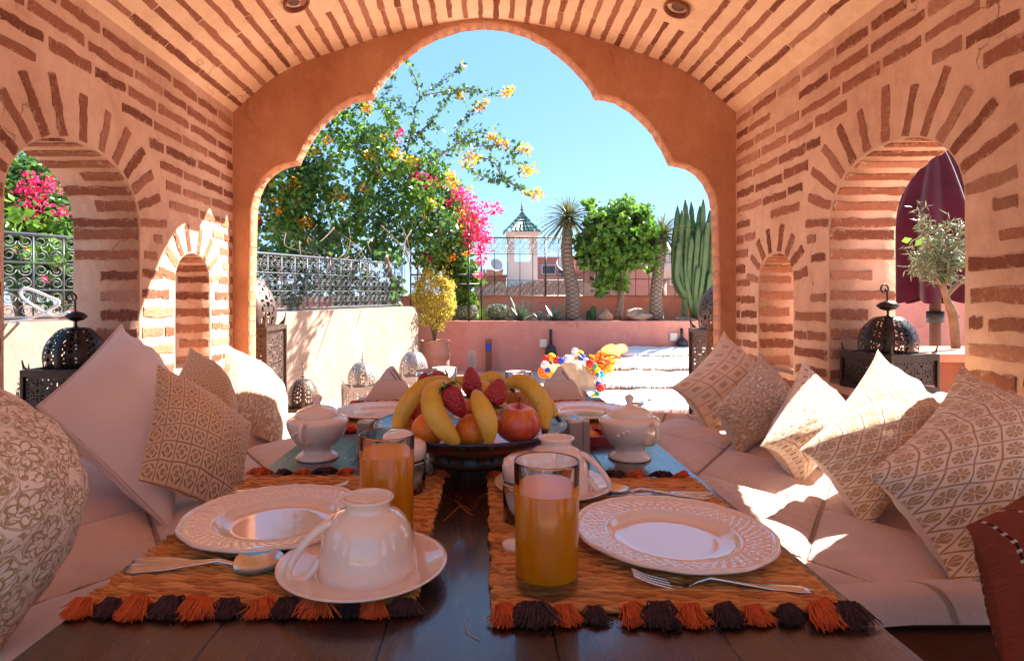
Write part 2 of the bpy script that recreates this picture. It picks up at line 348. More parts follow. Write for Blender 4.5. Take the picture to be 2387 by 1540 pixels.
class MB:
    def __init__(s): s.v = []; s.f = []; s.uv = None; s.fm = []
    def box(s, a, b):
        x0,y0,z0 = a; x1,y1,z1 = b; n = len(s.v)
        s.v += [(x0,y0,z0),(x1,y0,z0),(x1,y1,z0),(x0,y1,z0),(x0,y0,z1),(x1,y0,z1),(x1,y1,z1),(x0,y1,z1)]
        s.f += [tuple(n+i for i in q) for q in ((0,3,2,1),(4,5,6,7),(0,1,5,4),(1,2,6,5),(2,3,7,6),(3,0,4,7))]
        return s
    def tube(s, pts, rad, k=8, cap=True):
        pts = [Vector(p) for p in pts]; n0 = len(s.v); L = len(pts)
        if not hasattr(rad, '__len__'): rad = [rad]*L
        prev = None
        for i, p in enumerate(pts):
            d = (pts[min(i+1, L-1)]-pts[max(i-1, 0)])
            d = d.normalized() if d.length > 1e-9 else Vector((0,0,1))
            if prev is None:
                u = d.orthogonal().normalized()
            else:
                u = (prev-d*prev.dot(d)); u = u.normalized() if u.length > 1e-6 else d.orthogonal().normalized()
            prev = u; v = d.cross(u)
            for j in range(k):
                a = 2*PI*j/k; s.v.append(tuple(p+(u*math.cos(a)+v*math.sin(a))*rad[i]))
        for i in range(L-1):
            for j in range(k):
                a = n0+i*k+j; b = n0+i*k+(j+1)%k
                s.f.append((a, b, b+k, a+k))
        if cap:
            s.f.append(tuple(n0+j for j in reversed(range(k)))); s.f.append(tuple(n0+(L-1)*k+j for j in range(k)))
        return s
    def lathe(s, prof, k=32, c=(0,0,0), a0=0, a1=2*PI, fn=None, skip=None):
        n0 = len(s.v); full = abs(a1-a0-2*PI) < 1e-6; kk = k if full else k+1
        for i, (r, z) in enumerate(prof):
            for j in range(kk):
                a = a0+(a1-a0)*j/k
                rr, zz = (r, z) if fn is None else fn(r, z, a, i)
                s.v.append((c[0]+rr*math.cos(a), c[1]+rr*math.sin(a), c[2]+zz))
        for i in range(len(prof)-1):
            for j in range(k):
                if skip and skip(i, j): continue
                a = n0+i*kk+j; b = n0+i*kk+(j+1)%kk
                s.f.append((a, b, b+kk, a+kk))
        return s
    def grid(s, nu, nv, fn, skip=None, wrapu=False):
        n0 = len(s.v)
        for j in range(nv+1):
            for i in range(nu+1): s.v.append(tuple(fn(i/nu, j/nv)))
        for j in range(nv):
            for i in range(nu):
                if skip and skip(i, j): continue
                a = n0+j*(nu+1)+i; s.f.append((a, a+1, a+nu+2, a+nu+1))
        return s
    def prism(s, pts, vec):
        n = len(s.v); k = len(pts); vec = Vector(vec)
        s.v += [tuple(p) for p in pts]+[tuple(Vector(p)+vec) for p in pts]
        s.f.append(tuple(n+i for i in reversed(range(k)))); s.f.append(tuple(n+k+i for i in range(k)))
        for i in range(k):
            j = (i+1) % k; s.f.append((n+i, n+j, n+k+j, n+k+i))
        return s
    def ball(s, c, r, k=12, sz=1):
        h = k//2
        return s.lathe([(max(1e-4, r*math.sin(PI*i/h)), -r*sz*math.cos(PI*i/h)) for i in range(h+1)], k, c)
    def mesh(s, name, mat, smooth=True):
        me = bpy.data.meshes.new(name); me.from_pydata([tuple(v) for v in s.v], [], s.f)
        me.materials.append(M[mat] if isinstance(mat, str) else mat)
        if smooth: me.polygons.foreach_set('use_smooth', [True]*len(me.polygons))
        me.update(); return me
    def obj(s, name, mat, parent=None, smooth=True, mw=None, auto=None):
        me = s.mesh(name, mat, smooth)
        if auto: me.set_sharp_from_angle(angle=math.radians(auto))
        return inst(name, me, parent, mw)

def bez(pts, n=8):   # smooth path through points (Catmull-Rom)
    P = [Vector(p) for p in pts]; out = []
    Q = [P[0]*2-P[1]]+P+[P[-1]*2-P[-2]]
    for i in range(1, len(Q)-2):
        a, b, c, d = Q[i-1:i+3]
        for k in range(n):
            t = k/n
            out.append(.5*((2*b)+(c-a)*t+(2*a-5*b+4*c-d)*t*t+(3*b-a-3*c+d)*t**3))
    out.append(P[-1]); return out

def flat(name, outer, holes, y0, y1, mat, mapping, parent=None, mw=None):
    """filled outline with holes, given real thickness; mapping(u, v, w) -> world"""
    cu = bpy.data.curves.new('outline', 'CURVE'); cu.dimensions = '2D'; cu.fill_mode = 'BOTH'
    cu.extrude = abs(y1-y0)/2
    for ring in [outer]+holes:
        sp = cu.splines.new('POLY'); sp.points.add(len(ring)-1)
        for p, q in zip(sp.points, ring): p.co = (q[0], q[1], 0, 1)
        sp.use_cyclic_u = True
    to = bpy.data.objects.new('outline', cu); COL.objects.link(to)
    dg = bpy.context.evaluated_depsgraph_get()
    me = bpy.data.meshes.new_from_object(to.evaluated_get(dg)); bpy.data.objects.remove(to); bpy.data.curves.remove(cu)
    mid = (y0+y1)/2
    for v in me.vertices: v.co = mapping(v.co.x, v.co.y, v.co.z+mid)
    me.materials.clear(); me.materials.append(M[mat]); me.name = name
    import bmesh
    bm = bmesh.new(); bm.from_mesh(me); bmesh.ops.remove_doubles(bm, verts=bm.verts, dist=1e-5); bmesh.ops.recalc_face_normals(bm, faces=bm.faces); bm.to_mesh(me); bm.free()
    return inst(name, me, parent, mw)

# ------------------------------------------------------------------ setting
MB().box((-14,-8,-.06), (16,8.35,0)).obj('terrace_floor', 'floor', smooth=False)['kind'] = 'structure'
MB().grid(1, 1, lambda u, v: ((u-.5)*1600, (v-.5)*1600, -.35)).obj('ground', 'soil', smooth=False)['kind'] = 'structure'

XW, XO, YA, YB = 1.17, 1.396, 2.72, 2.81
SPR = E+.888
Y0R = -.95
# brick pieces -------------------------------------------------
def brick_meshes():
    out = []
    for s in range(9):
        rr = random.Random(s); n = 7; pts = []
        def jit(a): return rr.uniform(-a, a)
        pts += [(-.5+jit(.012)+.01, -.30+jit(.1))]
        pts += [(-.5+i/(n-1)+jit(.03) if 0 < i < n-1 else (-.5+i/(n-1))*.975, -.5+jit(.11)+.05) for i in range(n)]
        pts += [(.5+jit(.012), jit(.2))]
        pts += [(.5-i/(n-1)+jit(.03) if 0 < i < n-1 else (.5-i/(n-1))*.975, .5+jit(.11)-.05) for i in range(n)]
        pts = [pts[0]]+pts[1:]
        k = len(pts); mb = MB()
        mb.v = [(x, -.004, z) for x, z in pts]+[(x, .0018+jit(.0006), z) for x, z in pts]+[(x*.985, .0032+jit(.0012), z*.80) for x, z in pts]+[(0,.0036,0)]
        for i in range(k):
            j = (i+1) % k
            mb.f += [(i, i+k, j+k, j), (i+k, i+2*k, j+2*k, j+k), (i+2*k, 3*k, j+2*k)]
        out.append(mb.mesh('brick', 'brick', False))
    return out
BRK = brick_meshes()
def brick(root, pos, normal, up, length, height, bag=None, lift=0, pool=None):
    nrm = Vector(normal).normalized(); up = Vector(up).normalized(); al = nrm.cross(up).normalized()
    a = random.uniform(-.012, .012)
    if random.random() < .5: al, up = -al, -up
    up2 = (up+al*a*.5).normalized()
    pos = Vector(pos)+nrm*lift
    R = Matrix((al*length, nrm*random.uniform(.7, 1.3), up2*height)).transposed().to_4x4()
    Mx = T(Vector(pos)-root.location) @ R
    if bag is not None:
        me = random.choice(BRK); n = len(bag.v); bag.v += [tuple(Mx @ v.co) for v in me.vertices]; bag.f += [tuple(n+i for i in p.vertices) for p in me.polygons]
        return
    return inst('brick', random.choice(pool or BRK), root, Mx)

def arch_pt(c, hw, spr, rise, a, grow=0):   # a from 0 (right, +Y) to pi
    p = 2.2
    ca, sa = math.cos(a), math.sin(a)
    x = math.copysign(abs(ca)**(2/p), ca); z = abs(sa)**(2/p)
    return c+(hw+grow)*x, spr+(rise+grow)*z
HOLES = [(1.705, .281, .60, 1.12, .215), (2.355, .142, .60, .95, .122), (.55, .281, .60, 1.12, .215), (-.45, .281, .60, 1.12, .215)]  # the nearer openings, out of view, are added to light the near end

HOLES_L = [(1.705, .281, .51, 1.12, .215)]+HOLES[1:]
def build_wall(sg):
    HOLES = HOLES_L if sg < 0 else globals()['HOLES']
    side = 'left' if sg < 0 else 'right'
    root = thing('brick_wall', 'brick and plaster side wall with arched windows on the %s, %s' % (side, 'with sun striking its far corner' if sg < 0 else 'a maroon parasol seen through it'), 'wall', (sg*1.28, .9, 0))
    rr = random.Random(5+sg)
    holes = []
    for c, hw, sill, spr, rise in HOLES:
        pts = [(c+hw, sill)]
        nz = 6
        for i in range(nz): pts.append((c+hw+rr.uniform(-.001,.001), sill+(spr-sill)*(i+1)/(nz+1)))
        for i in range(0, 25):
            y, z = arch_pt(c, hw, spr, rise, PI*i/24); pts.append((y+rr.uniform(-.001,.001), z+rr.uniform(-.001,.001)))
        for i in range(nz): pts.append((c-hw+rr.uniform(-.001,.001), spr-(spr-sill)*(i+1)/(nz+1)))
        pts.append((c-hw, sill)); holes.append(pts)
    flat('plaster', [(Y0R,0),(YA,0),(YA,SPR),(Y0R,SPR)], holes, XW, XO, 'plaster', lambda u, v, w: Vector((sg*w, u, v)), root, off(root))
    n = (-sg, 0, 0)
    bag = MB()
    z = .56; row = 0
    while z < SPR-.02:
        segs = [(-.9, YA-.004)]
        for c, hw, sill, spr, rise in HOLES:
            g = .185 if hw > .2 else .125
            if z < sill-.01: continue
            if z <= spr+.03: ex = hw+.006
            else:
                t = (z-spr)/(rise+g)
                if t >= 1: continue
                ex = (hw+g)*(1-t**2.4)**(1/2.4)
            if z > spr-.1 and z <= spr+.03: ex = hw+g*.6*(1-(spr+.03-z)/.13)+.006
            ns = []
            for a, b in segs:
                if c+ex <= a or c-ex >= b: ns.append((a, b)); continue
                if c-ex > a: ns.append((a, c-ex))
                if c+ex < b: ns.append((c+ex, b))
            segs = ns
        for a, b in segs:
            y = a-(rr.uniform(0, .14) if a == -.9 else 0)
            first = True
            while y < b-.03:
                L = rr.uniform(.15, .245)
                if first and row % 2: L *= .6
                first = False
                e = min(y+L, b)
                if b-e < .05: e = b
                mid, ln = (y+e)/2, e-y-rr.uniform(.008, .02)
                if ln > .03 and rr.random() > .02:
                    brick(root, (sg*XW, mid, z+rr.uniform(-.004,.004)), n, (0,0,1), ln, rr.uniform(.030, .041), None if mid > (1.30 if sg < 0 else 1.12) else bag)
                y = e
        z += .0680+rr.uniform(-.003,.003); row += 1
    # voussoirs on the face and under the arch, far jamb courses
    for hi, (c, hw, sill, spr, rise) in enumerate(HOLES):
        bg_ = None if hi < 2 else bag
        k = 13 if hw > .2 else 8; ln = .16 if hw > .2 else .105
        for i in range(k):
            a = PI*(i+.35)/(k-.3)
            y0, z0 = arch_pt(c, hw, spr, rise, a); y1, z1 = arch_pt(c, hw, spr, rise, a, ln)
            d = Vector((0, y1-y0, z1-z0)).normalized(); L = ln*rr.uniform(.85, 1.1)
            mid = Vector((sg*XW, y0, z0))+d*(L/2+.004)
            up = Vector((-sg,0,0)).cross(d)
            brick(root, mid, n, up, L, rr.uniform(.028, .038), bg_)
            # underside
            y2, z2 = arch_pt(c, hw, spr, rise, a+.02); t = Vector((0, y2-y0, z2-z0)).normalized()
            nn = Vector((0, t.z, -t.y)); nn = nn if nn.dot(Vector((0, c-y0, spr-z0))) > 0 else -nn
            cut = rr.choice((1, 1, .62))
            xm = XW+(XO-XW)*cut/2+.002
            brick(root, (sg*xm, y0, z0), nn, t, (XO-XW)*cut-.006, rr.uniform(.030,.038), bg_, .003)
        z = .56+.0695*1
        while z < spr-.01:
            for s2 in ((1, -1) if hi == 0 else (1,)):
                yy = c+hw*s2
                cut = rr.choice((1, 1, .66, .6))
                brick(root, (sg*(XW+(XO-XW)*cut/2), yy, z), (0, -s2, 0), (0,0,1), (XO-XW)*cut-.006, rr.uniform(.032,.042), bg_, .002)
            z += .0680+rr.uniform(-.003,.003)
    b = bag.obj('brick_courses', 'brick', root, False); b['kind'] = 'stuff'
    return root
build_wall(-1); build_wall(1)

# vault ---------------------------------------------------------
VP_ = [(0,1.325),(107,1.299),(220,1.252),(335,1.18),(428,1.115),(489,1.052),(541,.968),(587,.888)]
VP_ = [(p[0]*.0019956, p[1]) for p in VP_]; VP_[-1] = (XW, .888)
half = bez([(-VP_[1][0], VP_[1][1], 0)]+[(x, z, 0) for x, z in VP_], 6)[6:]
prof = [(-p.x, E+p.y) for p in reversed(half)]+[(p.x, E+p.y) for p in half[1:]]
vault = thing('vaulted_ceiling', 'curved plaster ceiling ribbed with long rows of narrow bricks', 'ceiling', (0, .9, 2.2))
mb = MB(); n = len(prof)
for y in (Y0R, YA):
    for x, z in prof: mb.v.append((x, y, z))
    for x, z in prof: mb.v.append((x*1.16, y, z+.13))
for i in range(n-1):
    a = i; b = 2*n+i
    mb.f += [(a, a+1, b+1, b), (n+a, n+b, n+b+1, n+a+1), (a, n+a, n+a+1, a+1), (b, b+1, n+b+1, n+b)]
mb.f += [(0, 2*n, 3*n, n), (n-1, 2*n-1, 4*n-1, 3*n-1)]
mb.obj('plaster', 'plaster_v', vault, True, off(vault), 40)
# arc-length rows of bricks
arc = [0]
for i in range(1, n): arc.append(arc[-1]+math.dist(prof[i], prof[i-1]))
LT = [(-.73, 2.25), (.755, 2.275)]
s_ = .05; bag = MB(); rr = random.Random(3)
while s_ < arc[-1]-.03:
    i = max(j for j in range(n) if arc[j] <= s_); i = min(i, n-2)
    t = (s_-arc[i])/(arc[i+1]-arc[i]); x = prof[i][0]+t*(prof[i+1][0]-prof[i][0]); z = prof[i][1]+t*(prof[i+1][1]-prof[i][1])
    tg = Vector((prof[i+1][0]-prof[i][0], 0, prof[i+1][1]-prof[i][1])).normalized(); nr = Vector((tg.z, 0, -tg.x))
    ylim = (z-E)*F/720
    y = Y0R-rr.uniform(0, .15)
    while y < YA-.04:
        L = rr.uniform(.21, .27); e = min(y+L, YA-.002); mid = (y+e)/2
        if all(math.hypot(x-lx, mid-ly) > .11 for lx, ly in LT):
            brick(vault, (x, mid, z), nr, tg, e-y-.003, rr.uniform(.022, .030), None if mid > ylim-.22 else bag)
        y = e
    s_ += .0715+rr.uniform(-.002, .002)
b = bag.obj('brick_courses', 'brick', vault, False); b['kind'] = 'stuff'
for k, (lx, ly) in enumerate(LT):
    lz = E+1.168 if k == 0 else E+1.158
    r_ = thing('ceiling_light', 'round terracotta ceiling light at the %s end of the vault' % ('left' if k == 0 else 'right'), 'ceiling light', (lx, ly, lz), (0, math.radians(-24 if k == 0 else 24), 0), 'round ceiling lights', .86)
    MB().lathe([(.050,.0),(.058,-.012),(.062,-.02),(.060,-.026),(.052,-.028),(.048,-.02),(.046,.03)], 32).obj('shade', 'terra_d', r_)
    MB().lathe([(.0001,-.012),(.030,-.010),(.040,0)], 24).obj('bulb', 'brown_wood', r_)

# front arch wall ------------------------------------------------
RH = [(1129,49),(1178,53),(1229,68),(1274,90),(1323,128),(1361,166),(1383,196),(1395,219),(1412,219),(1440,226),(1470,243),(1500,268),(1530,300),(1553,338),(1572,377),(1592,379),(1615,386),(1636,400),(1655,423),(1667,450),(1675,485)]
RH = [((x-CX)*YA/F, E+(CY-y)*YA/F) for x, y in RH]
def dens(p):
    out = []
    for a, b in zip(p, p[1:]):
        for k in range(3):
            t = k/3; out.append((a[0]+(b[0]-a[0])*t, a[1]+(b[1]-a[1])*t))
    return out+[p[-1]]
RH = dens(RH)+[(1.098, E), (1.10, .02)]
rr = random.Random(9)
jx = lambda v: v+rr.uniform(-.0022, .0022)
hole = [(jx(x), jx(z)) for x, z in RH]+[(-jx(x), jx(z)) for x, z in reversed(RH[1:])]
arch = thing('scalloped_arch', 'terracotta plaster wall with a big scalloped arch onto the terrace', 'arch', (0, 2.765, 0))
outer = [(-XO, 0), (XO, 0), (XO, 1.95)]+[(x*1.16, z+.15) for x, z in reversed(prof)]+[(-XO, 1.95)]
outer = [(x, z) for x, z in outer if not (abs(x) > XO+.0001)]
flat('plaster', outer, [hole], YA, YB, 'plaster_a', lambda u, v, w: Vector((u, w, v)), arch, off(arch))
# thin brick edging on the reveal
PALE = [b.copy() for b in BRK]
for b in PALE: b.materials[0] = M['brick_p']
pts = [Vector((x, 0, z)) for x, z in RH]; rr = random.Random(12)
for sg in (-1, 1):
    d = 0; nxt = .02
    for a, b in zip(pts, pts[1:]):
        seg = (b-a).length
        while nxt < d+seg:
            p = a+(b-a)*((nxt-d)/seg); tg = (b-a).normalized()
            nr = Vector((-tg.z, 0, tg.x)); 
            if nr.dot(Vector((0,0,E+.2))-p) < 0: nr = -nr
            P = Vector((sg*p.x, (YA+YB)/2, p.z)); N_ = Vector((sg*nr.x, 0, nr.z)); t2 = Vector((sg*tg.x, 0, tg.z))
            if p.z > .55: brick(arch, P, N_, t2, YB-YA-.014, .028, None, -.001, PALE)
            nxt += .056 if p.z > E+.4 else .0695
        d += seg

# ------------------------------------------------------------------ seats and table
ZS = E-.44; ZT = E-.34
def seat(sg, y0, y1, label):
    root = thing('bench_seat', label, 'seat', (sg*.8, (y0+y1)/2, 0))
    xa, xb = .435, 1.168
    nx, ny = 110, int((y1-y0)/.0065)
    def h(u, v):
        x = xa+(xb-xa)*u; y = y0+(y1-y0)*v
        ed = min(x-xa, y-y0, y1-y); q = 1
        if ed > .075:
            a = abs(math.sin(PI*((x+.15)/.36+y/.52))); b = abs(math.sin(PI*((x+.15)/.36-y/.52)))
            q = min(1, min(a, b)*1.25)**.5
            q = min(q, ((ed-.075)/.05)**.5) if ed < .125 else q
        else:
            q = min(1, (abs(ed-.0375)/.0375 < 1)*(1-(abs(ed-.0375)/.0375)**2)**.5+.0)
        rip = .0016*math.sin(y*130+3*math.sin(x*9))*(.4+.6*math.sin(x*23+y*5))
        roll = -.012*max(0, 1-ed/.02)**2+.004*math.sin(x*19+1)*(ed < .08)
        return (sg*x, y, ZS-.022+.030*q+rip+roll)
    mb = MB().grid(nx, ny, h)
    n0 = len(mb.v)
    mb.box((min(sg*xa, sg*xb)+.003, y0+.003, ZS-.034), (max(sg*xa, sg*xb)-.003, y1-.003, ZS-.026))
    mb.obj('quilted_pad', 'quilt', root, True, off(root), 60)
    MB().box((min(sg*.50, sg*1.168), y0+.02, ZS-.14), (max(sg*.50, sg*1.168), y1-.01, ZS-.036)).obj('lower_mattress', 'brown_cloth', root, False, off(root))
    MB().box((min(sg*.52, sg*1.168), y0+.0, 0), (max(sg*.52, sg*1.168), y1-.02, ZS-.142)).obj('plinth', 'brown_wood', root, False, off(root))
    return root
seat(-1, -.35, 2.33, 'long pale quilted bench seat left of the table')
rs = seat(1, .86, 2.33, 'pale quilted bench seat right of the table with sun patches')
rs2 = thing('floor_mattress', 'dark brown mattress end showing below the right bench seat', 'mattress', (.8, .4, 0))
MB().box((.46, -.3, .0), (1.168, .855, ZS-.16)).obj('plinth', 'brown_wood', rs2, False, off(rs2))
MB().box((.45, -.3, ZS-.158), (1.166, .878, ZS-.045)).obj('cover', 'brown_cloth', rs2, False, off(rs2))

tb = thing('low_table', 'long dark lacquered wooden table laid for breakfast', 'table', (0, 1.15, 0))
TX0, TX1, TY0, TY1 = -.452, .42, .2, 2.12
for k in range(5):
    a = TX0+(TX1-TX0)*k/5; b = TX0+(TX1-TX0)*(k+1)/5
    mb = MB(); e = .0012
    mb.prism([(a+.0002,TY0,ZT-.03),(b-.0002,TY0,ZT-.03),(b-.0002,TY0,ZT-e),(b-.0002-e,TY0,ZT),(a+.0002+e,TY0,ZT),(a+.0002,TY0,ZT-e)], (0,TY1-TY0,0)).obj('plank', 'table', tb, False, off(tb))
MB().box((TX0+.05,TY0+.05,ZT-.11),(TX1-.05,TY1-.05,ZT-.032)).obj('apron', 'table', tb, False, off(tb))
for x in (TX0+.06, TX1-.12):
    for y in (TY0+.06, TY1-.12): MB().box((x,y,0),(x+.06,y+.06,ZT-.11)).obj('leg', 'table', tb, False, off(tb))

# ------------------------------------------------------------------ pillows
def pillow(name, label, c, th, mat, back='back_cloth', piping=False, pinch=.17, seed=0, cat='cushion', tassel=False, ex=2.0, th_k=1.3):
    """c = four corner points in order top, right, bottom, left (world)"""
    th = th*th_k; P = [Vector(p) for p in c]; P[2] = P[2]+(P[2]-P[0])*.07; cen = sum(P, Vector())/4
    root = thing(name, label, cat, cen)
    nr = (P[2]-P[0]).cross(P[1]-P[3]).normalized()
    if nr.dot(Vector((0,0,E))-cen) < 0: nr = -nr
    rr = random.Random(seed); ph = [rr.uniform(0, 6) for _ in range(8)]
    N_ = 40
    def base(u, v):
        # pinch: edges curve inward, corners stay
        a, b = 2*u-1, 2*v-1
        a2 = a*(1-pinch*(1-b*b)*abs(a)**1.5); b2 = b*(1-pinch*(1-a*a)*abs(b)**1.5)
        s, t = (a2+1)/2, (b2+1)/2
        return P[0]*(1-s)*(1-t)+P[1]*s*(1-t)+P[2]*s*t+P[3]*(1-s)*t
    def infl(u, v):
        a, b = abs(2*u-1), abs(2*v-1)
        q = ((1-a**ex)*(1-b**ex))
        w = q**.70
        cr = math.sin(9*u+ph[0]+3*math.sin(5*v+ph[1]))*math.sin(7*v+ph[2]+2*math.sin(6*u+ph[3]))
        aa = math.atan2(2*v-1, 2*u-1); cr2 = .055*w*(1-w)*math.sin(11*aa+ph[6]+2.5*math.sin(3*aa+ph[7]))
        return cr2+w*(1+.05*cr)+.06*w*(1-w)*math.sin(26*(u+v)+ph[4]+4*math.sin(4*(u-v)+ph[5]))
    for sgn, nm, mt, k in ((1, 'front_cover', mat, .62), (-1, 'back_cover', back, .38)):
        def pt(u, v):
            p = base(u, v)+nr*(sgn*th*k*infl(u, v)); d = ZS-.004-p.z
            if d > 0 and abs(p.x) > .43 and p.y > .86: p.z += d*.93
            return p-cen
        mb = MB().grid(N_, N_, pt)
        me = mb.mesh(nm, mt)
        uvl = me.uv_layers.new(name='UVMap')
        li = np.empty(len(me.loops), dtype=np.int32); me.loops.foreach_get('vertex_index', li)
        uv = np.stack([(li % (N_+1))/N_, (li//(N_+1))/N_], 1).astype(np.float32)
        uvl.data.foreach_set('uv', uv.ravel())
        inst(nm, me, root)
    if piping:
        ring = [base(i/24, 0)-cen for i in range(24)]+[base(1, i/24)-cen for i in range(24)]+[base(1-i/24, 1)-cen for i in range(24)]+[base(0, 1-i/24)-cen for i in range(25)]
        MB().tube(ring, .0045, 6, False).obj('piping', 'back_cloth', root)
    return root
def q(*a): return [at(*p) for p in a]
G = 'cushions along the right wall'
pillow('cushion', 'red-brown woven cushion with white knots at the bottom right corner', q((2250,1225,.74),(2520,1000,.88),(2760,1500,.70),(2335,1660,.60)), .13, 'redcloth', 'redcloth', seed=1)
pillow('cushion', 'largest daisy-embroidered cushion, nearest in the row along the right wall', q((2243,845,1.30),(2520,1130,1.17),(2238,1362,.93),(2012,1105,1.02)), .17, 'daisy', group=None, seed=2) if False else pillow('cushion', 'largest daisy-embroidered cushion, nearest in the row along the right wall', q((2243,845,1.30),(2520,1130,1.17),(2238,1362,.93),(2012,1105,1.02)), .17, 'daisy', seed=2)
pillow('cushion', 'daisy-embroidered cushion with sunlit top corner in front of the right lantern', q((2047,812,1.52),(2200,1020,1.46),(2020,1222,1.18),(1862,1048,1.25)), .16, 'daisy2', seed=3)
pillow('cushion', 'small lattice-embroidered cushion leaning left, third from the arch on the right', q((1872,835,1.78),(1975,990,1.76),(1858,1122,1.46),(1770,1040,1.46)), .13, 'lattice', seed=4)
pillow('cushion', 'plain looped cream cushion with a splash of sun on its top corner', q((1773,820,2.06),(1865,975,2.06),(1722,1052,1.76),(1656,953,1.80)), .14, 'roughcloth', seed=5)
pillow('cushion', 'pale checked cushion at the far end beside the arch on the right', q((1688,770,2.32),(1800,905,2.36),(1655,1008,2.04),(1562,904,2.10)), .15, 'checks', seed=6)
pillow('cushion', 'big cushion with raised floral embroidery cut by the left picture edge', q((-70,850,.84),(120,1185,.90),(-40,1530,.72),(-430,1200,.55)), .15, 'floral', seed=7, pinch=.02, th_k=1.4)
pillow('cushion', 'large plain pinkish white cushion with piped seam in front of the left lantern', q((282,758,1.72),(392,985,1.72),(398,1205,1.20),(88,948,1.34)), .17, 'plain', 'plain', piping=True, seed=8, pinch=.05)
pillow('cushion', 'tan cushion with raised diamond embroidery facing the table on the left', q((366,845,1.40),(590,985,1.42),(545,1185,1.25),(322,1120,1.18)), .12, 'diamond', seed=9, pinch=.05)
pillow('cushion', 'small shaded tan cushion between the tan diamond one and the sunlit one', q((443,806,1.95),(560,955,1.95),(520,1035,1.78),(400,900,1.80)), .12, 'diamond', seed=10, pinch=.06)
pillow('cushion', 'bright sunlit looped cushion beside the arch on the left', q((527,800,2.37),(672,935,2.45),(645,1024,1.90),(508,965,1.86)), .13, 'roughcloth', seed=11, pinch=.03)

# ------------------------------------------------------------------ placemats
def tassel_mesh(seed, mat, L=.031):
    rr = random.Random(seed); mb = MB()
    mb.ball((0, 0, .005), .0055, 8)
    cl = [(rr.gauss(0, .42), rr.uniform(.8, 1.05)) for _ in range(9)]
    for i in range(170):
        c0, cL = rr.choice(cl); a = c0+rr.gauss(0, .13); el = rr.uniform(0, 1)**.7; ln = L*cL*rr.uniform(.8, 1.06); b_ = rr.gauss(0, .16)
        dx, dy = math.sin(a), -math.cos(a); ex, ey = math.sin(a+b_*2.5), -math.cos(a+b_*2.5)
        w0 = rr.uniform(-.003, .003); z0 = .003+.009*el
        p = [(w0, 0, z0), (w0*2+dx*ln*.35, dy*ln*.38, z0+.005*el), (w0*2+dx*ln*.7, dy*ln*.7, z0*.85), (w0*2+(dx*.7+ex*.35)*ln, (dy*.7+ey*.32)*ln, rr.uniform(.0006,.006)*el+.0006)]
        mb.tube(p, [.0010,.0011,.0010,.0006], 3, False)
    return mb.mesh('tassel', mat)
TAS = {k: [tassel_mesh(s, m_) for s in range(4)] for k, m_ in (('o', 'wool_or'), ('b', 'wool_br'), ('r', 'wool_rd'))}
def mat_mesh(w, l, hi=True):
    rp = .0074 if hi else .010; rows = int(l/rp); mb = MB(); rr_ = random.Random(int(w*1e4)+rows)
    k = 5 if hi else 4; seg = int(w/.0055) if hi else int(w/.012)
    for i in range(rows):
        y = -l/2+(i+.5)*l/rows; ph = rr_.uniform(-.9, .9)+(i % 2)*PI/2; tw = PI/(.034 if hi else .03)*rr_.uniform(.92, 1.08); e0 = rr_.uniform(-.003, .003); e1 = rr_.uniform(-.003, .003)
        for sg in (0, PI):
            pts = []; rd = []
            for j in range(seg+1):
                x = -w/2+e0+(w+e1-e0)*j/seg; a = tw*x+ph+sg
                edge = abs(x) > w/2-.02
                if edge: a = tw*2.4*x+ph+sg
                pts.append((x, y+.0016*math.cos(a)+.0008*math.sin(x*35+i*.25), .0036+.0020*math.sin(a))); rd.append(rp*.37*rr_.uniform(.88, 1.08))
            mb.tube(pts, rd, k)
    mb.box((-w/2+.002, -l/2, .0002), (w/2-.002, l/2, .0012))
    return mb.mesh('weave', 'straw')
def mat(x0, x1, y0, y1, label, near, far, hi=True, cols='ob', rotz=0, tl=1):
    if hi: y0, y1 = y0+.0, y1
    root = thing('placemat', label, 'placemat', ((x0+x1)/2, (y0+y1)/2, ZT+.0005), (0,0,rotz), 'woven placemats')
    w, l = x1-x0, y1-y0
    inst('weave', mat_mesh(w, l, hi), root)['kind'] = 'stuff'
    for n_, s in ((near, -1), (far, 1)):
        for i in range(n_):
            k = cols[i % len(cols)]
            x = -w/2+w*(i+.3)/(n_-.4)
            t = inst('tassel', random.choice(TAS[k]), root)
            t.location = (x, s*(l/2+.001), 0); t.rotation_euler = (0, 0, (PI if s > 0 else 0)+random.uniform(-.55, .55))
            sc = random.uniform(.78, 1.12)*tl; t.scale = (sc*random.uniform(.9,1.2), sc, sc)
    return root
mat(.008, .402, .640, 1.118, 'woven straw placemat under the right juice glass and near plate', 12, 9)
mat(-.452, -.078, .655, 1.136, 'woven straw placemat under the upturned cup and left near plate', 12, 9)
mat(.06, .41, 1.56, 1.97, 'straw placemat with red fringe under the far right plate', 13, 13, False, 'r', 0, .8)
mat(-.45, -.10, 1.56, 1.97, 'straw placemat with red fringe under the far left plate', 13, 13, False, 'r', 0, .8)

